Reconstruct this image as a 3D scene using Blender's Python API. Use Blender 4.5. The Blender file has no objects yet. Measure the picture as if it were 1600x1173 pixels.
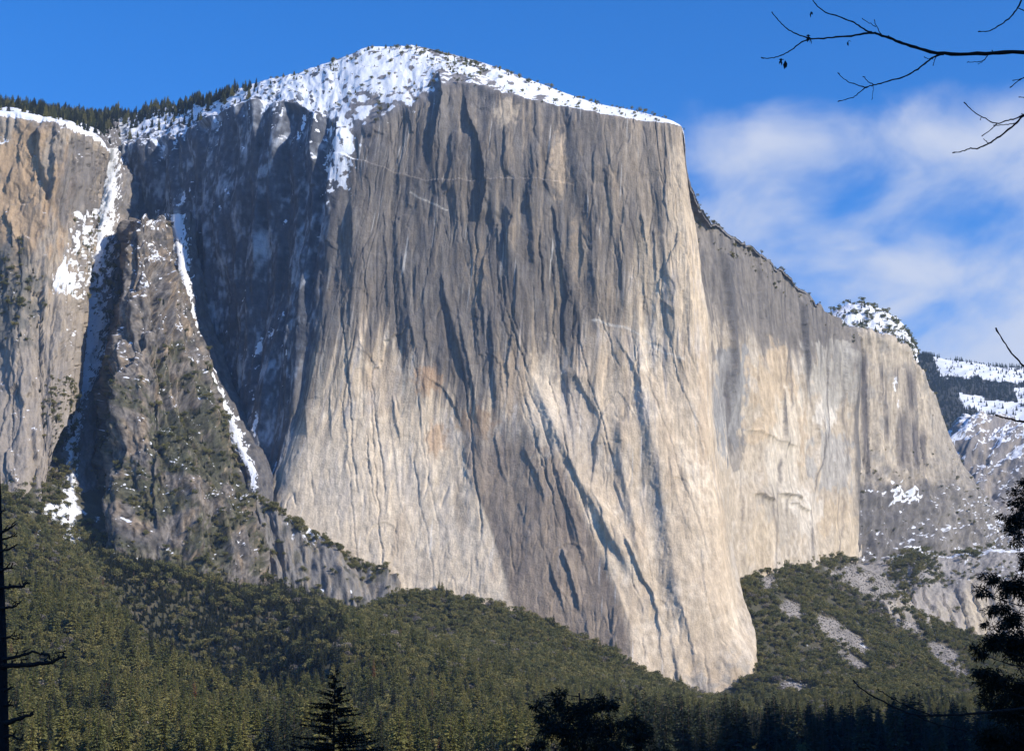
import bpy, math, random
import numpy as np
from mathutils import Vector

R = math.radians
rng = np.random.default_rng(11)
random.seed(5)
sc = bpy.context.scene
col = sc.collection

# ---------------------------------------------------------------- camera
F = 2540.0                       # focal length in photograph pixels (1600 wide)
CU, CV = 800.0, 586.5
PITCH = math.atan((1200.0 - CV) / F)
CAMZ = 6.0
cam_d = bpy.data.cameras.new('camera')
cam_d.sensor_width = 36.0
cam_d.lens = 36.0 * F / 1600.0
cam_d.clip_start = 0.5
cam_d.clip_end = 80000.0
cam = bpy.data.objects.new('camera', cam_d)
col.objects.link(cam)
cam.location = (0, 0, CAMZ)
cam.rotation_euler = (math.pi / 2 + PITCH, 0, 0)
sc.camera = cam
sc.render.resolution_x, sc.render.resolution_y = 1024, 750

# ---------------------------------------------------------------- sun and sky
SUN_AZ = R(58)                   # to the right of straight behind the camera
SUN_EL = R(31)
S = Vector((math.cos(SUN_EL) * math.sin(SUN_AZ), -math.cos(SUN_EL) * math.cos(SUN_AZ), math.sin(SUN_EL)))
sun_d = bpy.data.lights.new('sun', 'SUN')
sun_d.energy = 4.5
sun_d.angle = R(0.5)
sun_d.color = (1.0, 0.90, 0.75)
sun = bpy.data.objects.new('sun', sun_d)
col.objects.link(sun)
sun.rotation_euler = S.to_track_quat('Z', 'Y').to_euler()
sun.location = (0, 0, 3000)

world = bpy.data.worlds.new('World')
sc.world = world
world.use_nodes = True
wn = world.node_tree
wn.nodes.clear()


def N(tree, kind, **kw):
    n = tree.nodes.new(kind)
    for k, v in kw.items():
        setattr(n, k, v)
    return n


def math_node(tree, op, a, b=None, c=None, clamp=False):
    n = tree.nodes.new('ShaderNodeMath')
    n.operation = op
    n.use_clamp = clamp
    for i, x in enumerate((a, b, c)):
        if x is None:
            continue
        if isinstance(x, (int, float)):
            n.inputs[i].default_value = x
        else:
            tree.links.new(x, n.inputs[i])
    return n.outputs[0]


def smooth(tree, x, lo, hi):
    n = tree.nodes.new('ShaderNodeMapRange')
    n.interpolation_type = 'SMOOTHSTEP'
    tree.links.new(x, n.inputs[0])
    n.inputs[1].default_value = lo
    n.inputs[2].default_value = hi
    return n.outputs[0]


def mix_rgb(tree, fac, a, b, mode='MIX'):
    n = tree.nodes.new('ShaderNodeMix')
    n.data_type = 'RGBA'
    n.blend_type = mode
    n.clamp_factor = True
    for sock, x in ((n.inputs[0], fac), (n.inputs[6], a), (n.inputs[7], b)):
        if isinstance(x, (int, float)):
            sock.default_value = x
        elif isinstance(x, tuple):
            sock.default_value = x if len(x) == 4 else (*x, 1)
        else:
            tree.links.new(x, sock)
    return n.outputs[2]


sky = N(wn, 'ShaderNodeTexSky', sky_type='NISHITA')
sky.sun_disc = False
sky.sun_elevation = SUN_EL
sky.sun_rotation = math.atan2(S.x, S.y)
sky.altitude = 1300
sky.air_density = 1.0
sky.dust_density = 0.2
sky.ozone_density = 3.0
tc = N(wn, 'ShaderNodeTexCoord')
sep = N(wn, 'ShaderNodeSeparateXYZ')
wn.links.new(tc.outputs['Generated'], sep.inputs[0])
dx, dy, dz = sep.outputs
# soft fair-weather cloud sheet seen low over the land to the right (east) of the mountain
den = math_node(wn, 'ADD', math_node(wn, 'MAXIMUM', dz, 0.0), 0.16)
px = math_node(wn, 'DIVIDE', dx, den)
py = math_node(wn, 'DIVIDE', dy, den)
comb = N(wn, 'ShaderNodeCombineXYZ')
wn.links.new(px, comb.inputs[0])
wn.links.new(py, comb.inputs[1])
mp = N(wn, 'ShaderNodeMapping')
mp.inputs['Location'].default_value = (35.4, 8.2, 1.4)
mp.inputs['Rotation'].default_value = (0, 0, R(-20))
mp.inputs['Scale'].default_value = (3.5, 2.3, 1)
wn.links.new(comb.outputs[0], mp.inputs[0])
cn = N(wn, 'ShaderNodeTexNoise')
cn.inputs['Scale'].default_value = 1.6
cn.inputs['Detail'].default_value = 8.0
cn.inputs['Roughness'].default_value = 0.50
cn.inputs['Distortion'].default_value = 0.35
wn.links.new(mp.outputs[0], cn.inputs[0])
az = math_node(wn, 'ARCTAN2', dx, dy)
cover = smooth(wn, az, -0.02, 0.17)
el_fade = math_node(wn, 'SUBTRACT', 1.0, smooth(wn, dz, 0.35, 0.42))
back_fade = math_node(wn, 'SUBTRACT', 1.0, smooth(wn, az, 1.6, 2.6))
cov = math_node(wn, 'MULTIPLY', math_node(wn, 'MULTIPLY', cover, el_fade), back_fade)
cl = math_node(wn, 'ADD', cn.outputs[0], math_node(wn, 'MULTIPLY_ADD', cov, 0.50, -0.40))
cloud = math_node(wn, 'MULTIPLY', smooth(wn, cl, 0.35, 0.72), 0.84)
cloud_col = mix_rgb(wn, cn.outputs[0], (3.0, 3.5, 4.4), (4.3, 4.4, 4.9))
hsv = N(wn, 'ShaderNodeHueSaturation')
hsv.inputs['Saturation'].default_value = 1.36
hsv.inputs['Hue'].default_value = 0.511
hsv.inputs['Value'].default_value = 1.18
wn.links.new(sky.outputs[0], hsv.inputs['Color'])
skyc = mix_rgb(wn, cloud, hsv.outputs[0], cloud_col)
bg = N(wn, 'ShaderNodeBackground')
bg.inputs['Strength'].default_value = 0.15
wn.links.new(skyc, bg.inputs['Color'])
wo = N(wn, 'ShaderNodeOutputWorld')
wn.links.new(bg.outputs[0], wo.inputs['Surface'])

sc.view_settings.view_transform = 'Standard'
sc.view_settings.look = 'None'
sc.view_settings.gamma = 1.0
sc.view_settings.use_curve_mapping = False
sc.view_settings.exposure = 0.36
sc.render.engine = 'CYCLES'
sc.cycles.use_denoising = True
sc.cycles.max_bounces = 4
sc.cycles.diffuse_bounces = 2
sc.cycles.transparent_max_bounces = 6
sc.cycles.volume_bounces = 0


# ---------------------------------------------------------------- helpers
CP, SP = math.cos(PITCH), math.sin(PITCH)


def at(u, v, Y):
    """world point that lies Y metres ahead of the viewpoint in the direction of photo pixel (u, v)"""
    u = np.asarray(u, float); v = np.asarray(v, float); Y = np.asarray(Y, float)
    a = (u - CU) / F
    b = (CV - v) / F
    dy_ = CP - b * SP
    dz_ = SP + b * CP
    k = Y / dy_
    return np.stack([a * k, Y + 0 * k, CAMZ + dz_ * k], -1)


def proj(P):
    x, y, z = P[..., 0], P[..., 1], P[..., 2] - CAMZ
    fwd = y * CP + z * SP
    up = -y * SP + z * CP
    fwd = np.where(np.abs(fwd) < 1e-3, 1e-3, fwd)
    return CU + F * x / fwd, CV - F * up / fwd


_g = np.random.default_rng(3)
PERM = _g.permutation(1024).astype(np.int32)
PERM2 = np.concatenate([PERM, PERM, PERM])
_ang = _g.random(1024) * 2 * np.pi
GX, GY = np.cos(_ang).astype(np.float32)[PERM2], np.sin(_ang).astype(np.float32)[PERM2]


def _perlin(x, y, seed):
    x = (np.asarray(x) + (113.7 + seed * 17.31)); y = (np.asarray(y) + (71.3 + seed * 9.77))
    xf_ = np.floor(x); yf_ = np.floor(y)
    xf = (x - xf_).astype(np.float32); yf = (y - yf_).astype(np.float32)
    xi = xf_.astype(np.int32) + seed * 31; yi = yf_.astype(np.int32) & 1023
    uu = xf * xf * xf * (xf * (xf * 6 - 15) + 10)
    vv = yf * yf * yf * (yf * (yf * 6 - 15) + 10)
    p0 = PERM[xi & 1023] + yi
    p1 = PERM[(xi + 1) & 1023] + yi
    x1 = xf - 1; y1 = yf - 1
    a = GX[p0] * xf + GY[p0] * yf
    b = GX[p1] * x1 + GY[p1] * yf
    c = GX[p0 + 1] * xf + GY[p0 + 1] * y1
    d = GX[p1 + 1] * x1 + GY[p1 + 1] * y1
    a += (b - a) * uu
    c += (d - c) * uu
    a += (c - a) * vv
    return 1.42 * a


def _up(A, k, n, axis):
    t = np.arange(n) / k
    i = np.minimum(t.astype(int), A.shape[axis] - 2)
    f = (t - i).astype(np.float32)
    f = f[:, None] if axis == 0 else f[None, :]
    return np.take(A, i, axis) * (1 - f) + np.take(A, i + 1, axis) * f


def perlin(x, y, seed=0):
    """gradient noise; slowly varying octaves on big grids are taken on a coarser grid"""
    x = np.asarray(x, float); y = np.asarray(y, float)
    if x.ndim == 2 and x.size > 60000 and x.shape == y.shape:
        sx = np.mean(np.hypot(np.diff(x[::9], axis=1), np.diff(y[::9], axis=1)))
        sy = np.mean(np.hypot(np.diff(x[:, ::9], axis=0), np.diff(y[:, ::9], axis=0)))
        kx = int(np.clip(.16 / max(sx, 1e-6), 1, 8)); ky = int(np.clip(.16 / max(sy, 1e-6), 1, 8))
        if kx * ky > 1:
            nr, nc = x.shape
            pr = (-(nr - 1)) % ky; pc = (-(nc - 1)) % kx
            ir = np.minimum(np.arange(0, nr + pr, ky), nr - 1); ic = np.minimum(np.arange(0, nc + pc, kx), nc - 1)
            g = _perlin(x[np.ix_(ir, ic)], y[np.ix_(ir, ic)], seed)
            if kx > 1: g = _up(g, kx, nc, 1)
            if ky > 1: g = _up(g, ky, nr, 0)
            return g
    return _perlin(x, y, seed)


def fbm(x, y, o=4, seed=0, gain=0.5):
    r = 0; amp = 1.0; tot = 0
    for i in range(o):
        r = r + amp * perlin(x * 2 ** i, y * 2 ** i, seed + i)
        tot += amp
        amp *= gain
    return r / tot * 1.4


def ridged(x, y, o=4, seed=0):
    r = 0; amp = 1.0; tot = 0
    for i in range(o):
        r = r + amp * (1 - 2 * np.abs(perlin(x * 2 ** i, y * 2 ** i, seed + i)))
        tot += amp
        amp *= 0.5
    return r / tot


def plates(x, y, wx, wy, seed, tilt=1.0):
    """jointed rock: irregular cells, each its own level and its own lean; sharp joints between"""
    a = x / wx; b = y / wy
    ia = np.floor(a); ib = np.floor(b)
    best = np.full(x.shape, 9.0); out = np.zeros(x.shape); out2 = np.zeros(x.shape)
    for i in (-1, 0, 1):
        for j in (-1, 0, 1):
            ca = ia + i; cb_ = ib + j
            h = PERM[(PERM[(ca.astype(np.int32) + seed * 7) & 1023] + cb_.astype(np.int32)) & 1023]
            ja = ca + ((h * 37) & 255) / 255.0; jb = cb_ + ((h * 101) & 255) / 255.0
            da = a - ja; db = b - jb
            dd = da * da + db * db
            k = dd < best
            best = np.where(k, dd, best)
            out = np.where(k, ((h * 59) & 255) / 127.5 - 1 + tilt * (da * (((h * 13) & 255) / 127.5 - 1) + db * .6 * (((h * 29) & 255) / 127.5 - 1)), out)
    return out


def spikes(x, y, wx, wy, seed):
    """angular crags: the highest of many overlapping wedge-shaped masses"""
    a = x / wx; b = y / wy
    ia = np.floor(a); ib = np.floor(b)
    best = np.full(x.shape, -9.0)
    for i in (-1, 0, 1):
        for j in (-1, 0, 1):
            ca = ia + i; cb_ = ib + j
            h = PERM[(PERM[(ca.astype(np.int32) + seed * 7) & 1023] + cb_.astype(np.int32)) & 1023]
            da = a - (ca + ((h * 37) & 255) / 255.0); db = b - (cb_ + ((h * 101) & 255) / 255.0)
            k1 = .7 + ((h * 53) & 255) / 255.0; k2 = .7 + ((h * 71) & 255) / 255.0
            w = np.where(da > 0, da * k1, -da * k2) + np.where(db > 0, db * .55, -db * .9) * (.6 + ((h * 19) & 255) / 400.0)
            best = np.maximum(best, ((h * 59) & 255) / 255.0 - w)
    return best


def sstep(x, lo, hi):
    t = np.clip((x - lo) / (hi - lo), 0, 1)
    return t * t * (3 - 2 * t)


def lerp3(a, b, f):
    return a + (b - a) * f[..., None]


def C3(*c):
    return np.array(c, float)


def catmull(P, t):
    """P (n,...) sampled at float indices t -> (len(t),...)"""
    n = len(P)
    i = np.clip(np.floor(t).astype(int), 0, n - 2)
    f = (t - i).reshape((-1,) + (1,) * (P.ndim - 1))
    p0 = P[np.maximum(i - 1, 0)]; p1 = P[i]; p2 = P[i + 1]; p3 = P[np.minimum(i + 2, n - 1)]
    # ends: mirror
    e0 = (i == 0).reshape(f.shape); e3 = (i == n - 2).reshape(f.shape)
    p0 = np.where(e0, 2 * p1 - p2, p0); p3 = np.where(e3, 2 * p2 - p1, p3)
    return 0.5 * (2 * p1 + (p2 - p0) * f + (2 * p0 - 5 * p1 + 4 * p2 - p3) * f ** 2 + (3 * p1 - p0 - 3 * p2 + p3) * f ** 3)


def spacing(P, axis, px, metres=None, caps=None):
    """index samples along an axis: steps of about `px` photo pixels (or of so many metres)"""
    d = np.linalg.norm(np.diff(P, axis=axis), axis=-1)
    d = d.max(axis=1 - axis) * 0.4 + d.mean(axis=1 - axis) * 0.6
    if metres:
        n = d / metres
    else:
        uv = np.stack(proj(P), -1)
        e = np.linalg.norm(np.diff(uv, axis=axis), axis=-1)
        e = e.max(axis=1 - axis) * 0.4 + e.mean(axis=1 - axis) * 0.6
        n = np.maximum(e / px, d / (np.mean(P[..., 1]) / 330.0))
    out = []
    for i, L in enumerate(n):
        k = int(max(2, min(caps.get(i, 400) if caps else 400, round(L))))
        out.append(i + np.arange(k) / k)
    out.append([len(d)])
    return np.concatenate(out).astype(float)


def grid_normals(P):
    a = np.gradient(P, axis=1)
    b = np.gradient(P, axis=0)
    n = np.cross(a, b)
    n /= np.linalg.norm(n, axis=-1, keepdims=True) + 1e-9
    return n


class Surf:
    pass


def surface(ctrl, px=1.7, metres=None, row_caps=None):
    """control lattice (rows, cols, 3) in metres -> finely sampled smooth surface"""
    ctrl = np.asarray(ctrl, float)
    tr = spacing(ctrl, 0, px, metres, row_caps)
    tcx = spacing(ctrl, 1, px, metres)
    A = catmull(ctrl, tr)
    B = np.swapaxes(catmull(np.swapaxes(A, 0, 1), tcx), 0, 1)
    s = Surf()
    s.P = B
    s.r = np.repeat(tr[:, None], len(tcx), 1)
    s.c = np.repeat(tcx[None, :], len(tr), 0)
    n = grid_normals(B)
    # face the viewer's side / up
    view = B - np.array([0, 0, 60.0])
    if (np.sum(n * view, -1) > 0).mean() > 0.5:
        n = -n
    s.n = n
    s.u, s.v = proj(B)
    seg = np.linalg.norm(np.diff(B, axis=1), axis=-1)
    arc = np.concatenate([np.zeros((len(tr), 1)), np.cumsum(seg, 1)], 1)
    s.s = np.repeat(arc.mean(0)[None, :], len(tr), 0)
    s.h = B[..., 2]
    s.d = np.zeros_like(s.h)
    return s


def apply_disp(s):
    s.P = s.P + s.n * s.d[..., None]
    s.h0 = s.h
    n = grid_normals(s.P)
    if np.sum(n * s.n) < 0:
        n = -n
    s.n = n
    s.u, s.v = proj(s.P)


def mesh_obj(name, verts, faces, mat, attrs=None, smooth_shade=True, parent=None, nverts_per=4):
    me = bpy.data.meshes.new(name)
    verts = np.asarray(verts, np.float32).reshape(-1, 3)
    faces = np.asarray(faces, np.int32)
    me.vertices.add(len(verts))
    me.vertices.foreach_set('co', verts.ravel())
    k = faces.shape[1]
    me.loops.add(faces.size)
    me.loops.foreach_set('vertex_index', faces.ravel())
    me.polygons.add(len(faces))
    me.polygons.foreach_set('loop_start', np.arange(0, faces.size, k, dtype=np.int32))
    me.polygons.foreach_set('use_smooth', np.full(len(faces), smooth_shade))
    if attrs:
        for an, (dt, arr) in attrs.items():
            a = me.attributes.new(an, dt, 'POINT')
            if dt == 'FLOAT_COLOR':
                c = np.ones((len(verts), 4), np.float32)
                c[:, :3] = np.asarray(arr).reshape(-1, 3)
                a.data.foreach_set('color', c.ravel())
            else:
                a.data.foreach_set('value', np.asarray(arr, np.float32).ravel())
    me.update(calc_edges=True)
    if mat is not None:
        me.materials.append(mat)
    o = bpy.data.objects.new(name, me)
    col.objects.link(o)
    if parent is not None:
        o.parent = parent
    return o


def grid_faces(nr, nc):
    i = np.arange(nr * nc).reshape(nr, nc)
    return np.stack([i[:-1, :-1], i[:-1, 1:], i[1:, 1:], i[1:, :-1]], -1).reshape(-1, 4)


def tag(o, label=None, cat=None, group=None, kind=None):
    if label: o['label'] = label
    if cat: o['category'] = cat
    if group: o['group'] = group
    if kind: o['kind'] = kind
    return o


def surf_obj(name, s, mat, label, color, snow, kind='structure'):
    f = grid_faces(*s.P.shape[:2])
    # orient faces towards s.n
    a = s.P.reshape(-1, 3)
    q = a[f[:: max(1, len(f) // 500)]]
    fn = np.cross(q[:, 1] - q[:, 0], q[:, 3] - q[:, 0])
    sn = s.n.reshape(-1, 3)[f[:: max(1, len(f) // 500), 0]]
    if np.sum(fn * sn) < 0:
        f = f[:, ::-1]
    o = mesh_obj(name, a, f, mat, {'rock': ('FLOAT_COLOR', np.clip(color, 0.004, 0.95)), 'snow': ('FLOAT', snow)})
    tag(o, label, None, None, kind)
    return o


def poly_mask(u, v, pts, soft=0.0):
    """1 inside a photo-pixel polygon (used to say which kind of rock or ground lies where)"""
    pts = np.asarray(pts, float)
    ins = np.zeros(u.shape, bool)
    x0, y0 = pts[-1]
    for x1, y1 in pts:
        if y0 != y1:
            c = ((y0 > v) != (y1 > v)) & (u < (x1 - x0) * (v - y0) / (y1 - y0) + x0)
            ins ^= c
        x0, y0 = x1, y1
    return ins.astype(float)


def blob(u, v, cu, cv, ru, rv, wob=None, lo=.55, hi=1.15):
    d = np.sqrt(((u - cu) / ru) ** 2 + ((v - cv) / rv) ** 2)
    if wob is not None:
        d = d + wob
    return 1 - sstep(d, lo, hi)


# ---------------------------------------------------------------- materials
def new_mat(name):
    m = bpy.data.materials.new(name)
    m.use_nodes = True
    t = m.node_tree
    t.nodes.clear()
    out = N(t, 'ShaderNodeOutputMaterial')
    b = N(t, 'ShaderNodeBsdfPrincipled')
    t.links.new(b.outputs[0], out.inputs['Surface'])
    b.inputs['Specular IOR Level'].default_value = 0.2
    return m, t, b


def noise_node(t, vec, scale, detail=4, rough=0.55, vscale=None):
    n = N(t, 'ShaderNodeTexNoise')
    n.inputs['Scale'].default_value = scale
    n.inputs['Detail'].default_value = detail
    n.inputs['Roughness'].default_value = rough
    if vscale:
        m = N(t, 'ShaderNodeMapping')
        m.inputs['Scale'].default_value = vscale
        t.links.new(vec, m.inputs[0])
        vec = m.outputs[0]
    t.links.new(vec, n.inputs['Vector'])
    return n.outputs[0]


def rock_material(name, bump=1.0, streak=(1, 1, 0.2), snow_noise=0.16):
    m, t, b = new_mat(name)
    tcn = N(t, 'ShaderNodeTexCoord')
    vec = tcn.outputs['Object']
    ca = N(t, 'ShaderNodeAttribute', attribute_name='rock')
    sa = N(t, 'ShaderNodeAttribute', attribute_name='snow')
    n1 = noise_node(t, vec, 0.11, 6, 0.65, streak)
    n2 = noise_node(t, vec, 0.35, 5, 0.7)
    f = math_node(t, 'ADD', math_node(t, 'MULTIPLY_ADD', n1, 1.3, 0.35), math_node(t, 'MULTIPLY_ADD', n2, 0.7, -0.35))
    shade = mix_rgb(t, 1.0, ca.outputs['Color'], (1, 1, 1), 'MULTIPLY')
    vm = N(t, 'ShaderNodeVectorMath', operation='SCALE')
    t.links.new(shade, vm.inputs[0])
    t.links.new(f, vm.inputs['Scale'])
    n3 = noise_node(t, vec, 0.16, 6, 0.7)
    sf = smooth(t, math_node(t, 'ADD', sa.outputs['Fac'], math_node(t, 'MULTIPLY_ADD', n3, 2 * snow_noise, -snow_noise)), 0.45, 0.55)
    colr = mix_rgb(t, sf, vm.outputs[0], (0.76, 0.79, 0.84))
    t.links.new(colr, b.inputs['Base Color'])
    b.inputs['Roughness'].default_value = 0.92
    bh = math_node(t, 'ADD', math_node(t, 'MULTIPLY', n1, 0.6), math_node(t, 'MULTIPLY', n2, 0.5))
    bp = N(t, 'ShaderNodeBump')
    bp.inputs['Strength'].default_value = 0.55
    bp.inputs['Distance'].default_value = 5.0 * bump
    t.links.new(bh, bp.inputs['Height'])
    t.links.new(bp.outputs[0], b.inputs['Normal'])
    return m


ROCK = rock_material('granite')
ROUGH_ROCK = rock_material('broken_granite', 1.3, (1, 1, 0.4))
GROUND = rock_material('forest_floor', 0.8, (1, 1, 1))
# ================================================================ the great granite wall
# each column of the wall: foot (u,v,Y), rim (u,v,Y), crest of the summit slope (u,v,Y)
WALL = [
    (140, 560, 3300, 150, 238, 3420, 150, 190, 3700),
    (215, 540, 3190, 215, 226, 3290, 215, 176, 3620),
    (285, 580, 3070, 285, 212, 3160, 280, 166, 3480),
    (330, 650, 2945, 345, 180, 3040, 340, 152, 3230),
    (362, 710, 2835, 412, 165, 2930, 408, 128, 3080),
    (390, 765, 2730, 485, 180, 2835, 475, 113, 3000),
    (410, 805, 2655, 540, 215, 2765, 535, 92, 2960),
    (440, 825, 2625, 572, 205, 2745, 570, 81, 2950),
    (490, 845, 2615, 615, 185, 2740, 610, 75, 2945),
    (560, 880, 2605, 660, 165, 2735, 655, 75, 2935),
    (625, 915, 2592, 710, 142, 2730, 700, 84, 2900),
    (705, 932, 2575, 770, 148, 2722, 765, 102, 2860),
    (800, 955, 2555, 850, 166, 2712, 845, 133, 2830),
    (880, 985, 2540, 930, 184, 2705, 925, 160, 2800),
    (960, 1022, 2520, 990, 194, 2700, 985, 172, 2775),
    (1040, 1065, 2500, 1032, 198, 2698, 1030, 183, 2745),
    (1105, 1092, 2485, 1056, 202, 2705, 1055, 192, 2745),
    (1145, 1094, 2490, 1068, 212, 2740, 1068, 209, 2756),
    (1160, 1020, 2575, 1074, 275, 2830, 1074, 272, 2846),
    (1150, 940, 2690, 1094, 332, 2930, 1094, 329, 2946),
    (1175, 926, 2790, 1132, 364, 3010, 1132, 361, 3026),
    (1225, 906, 2905, 1192, 402, 3095, 1192, 399, 3111),
    (1280, 890, 3030, 1250, 454, 3195, 1250, 451, 3211),
    (1318, 882, 3125, 1300, 497, 3290, 1300, 494, 3306),
    (1339, 876, 3200, 1334, 522, 3370, 1334, 519, 3386),
    (1345, 872, 3330, 1343, 530, 3520, 1343, 527, 3536),
    (1350, 868, 3520, 1350, 540, 3700, 1350, 537, 3716),
]
TS = [-0.09, 0.0, 0.05, 0.12, 0.22, 0.36, 0.55, 0.75, 0.90, 1.0]
rows = []
for t in TS:
    g = 1 - (1 - t) ** 1.75 if t <= 1 else 1
    row = []
    for k, (ub, vb, yb, ur, vr, yr, us, vs, ys) in enumerate(WALL):
        u = ub + (ur - ub) * t
        if k in (5, 6, 7):           # west corner bows: straight up the middle, flaring at the foot
            u += {5: 12, 6: 24, 7: 18}[k] * math.sin(math.pi * min(1, max(0, t)))
        if k in (16, 17, 18):        # toe of the prow
            u += {16: 10, 17: 26, 18: 18}[k] * math.exp(-((t - 0.05) / 0.055) ** 2)
        v = vb + (vr - vb) * t
        row.append(at(u, v, yb + (yr - yb) * g + 26 * max(0, (t - .84) / .16) ** 2))
    rows.append(row)
for q in (0.16, 0.5, 1.0):
    rows.append([at(ur + (us - ur) * q, vr + (vs - vr) * (q ** 0.75), yr + 26 + (ys - yr) * q) for (ub, vb, yb, ur, vr, yr, us, vs, ys) in WALL])
rows.append([rows[-1][k] + np.array([0, 45.0, 1.0]) for k in range(len(WALL))])
rows.append([rows[-1][k] + np.array([0, 260.0, -25]) for k in range(len(WALL))])
rows.append([rows[-1][k] + np.array([0, 700.0, -160]) for k in range(len(WALL))])
wall = surface(rows, 1.42, None, {11: 24, 12: 8, 13: 8, 14: 8})
u, v, s_, h_ = wall.u, wall.v, wall.s, wall.h
RIM = 9.0
face = 1 - sstep(wall.r, 8.9, 9.6)              # 1 on the wall, 0 on the summit slope
front = 1 - sstep(wall.c, 17.0, 18.0)           # 1 on west + main face, 0 on the right-hand face
west = 1 - sstep(wall.c, 5.6, 6.4)
main = front * (1 - west)
east = 1 - front
d = np.zeros_like(u)
# broad form
d += fbm(s_ / 260, h_ / 420, 3, 1) * 14 * face
# pillars and grooves: nearly straight up and down, wide flat faces between sharp edges
rag = fbm(s_ / 110, h_ / 300, 3, 8) * 12
lean = s_ + (h_ - 600) * 0.10 * front + rag
upper = sstep(v, 900, 430)
pil = fbm(lean / 62, h_ / 520, 3, 2)
d += np.clip(pil, -.35, .35) * 9 * face * (0.3 + 0.7 * upper)
gro = np.abs(fbm(lean / 40, h_ / 420, 2, 5))
d -= np.exp(-(gro / .05) ** 2) * 2.2 * face * upper * sstep(fbm(s_ / 60, h_ / 140, 3, 7), -.15, .3)
jx = lean + fbm(s_ / 14, h_ / 30, 3, 9) * 5; jy = h_ + fbm(s_ / 22, h_ / 22, 3, 10) * 12
pamt = face * (.13 + .30 * sstep(v, 720, 480))
d += plates(jx, jy, 48, 240, 3, 1.6) * 2.8 * pamt
d += plates(jx, jy, 19, 90, 5, 1.4) * 1.1 * pamt
d += plates(jx * 1.1, jy, 9, 30, 7, 1.0) * .4 * pamt
# hairline joints and cracks
for sx_, sy_, w_, A_g, sd_ in ((34, 230, .030, 1.9, 401), (17, 120, .045, 1.0, 405)):
    gq = np.abs(perlin((lean + fbm(s_ / 10, h_ / 20, 2, sd_ + 3) * 3) / sx_, h_ / sy_, sd_))
    d -= np.exp(-(gq / w_) ** 2) * A_g * face * sstep(fbm(s_ / 45, h_ / 80, 3, sd_ + 1), -.1, .35)
# shingled flakes: sawtooth across the wall, faces opening to the left, only here and there
saw = np.mod(lean / 41 + fbm(s_ / 120, h_ / 330, 2, 12) * 1.5, 1.0)
d += (1 - saw) ** 1.3 * 1.7 * face * sstep(fbm(s_ / 80, h_ / 170, 3, 14), 0.0, 0.5) * (.4 + .6 * upper)
# scalloped exfoliation on the lower slabs
sc_amt = sstep(v, 600, 760) * main
d += np.abs(fbm(s_ / 44, h_ / 56, 3, 31)) * 2.6 * sc_amt * face
d += fbm(s_ / 9, h_ / 11, 3, 33) * 0.30 * face
# west face: broken ribs and ramps catching snow
lg = np.mod(h_ / 95 + fbm(s_ / 120, h_ / 120, 4, 41) * 2.2 + s_ * 0.004, 1.0)
d += (west * fbm(lean / 90, h_ / 420, 3, 43) * 26 + west * spikes(jx, jy, 52, 260, 44) * 15 + west * spikes(jx, jy, 20, 80, 46) * 4.5) * face

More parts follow.
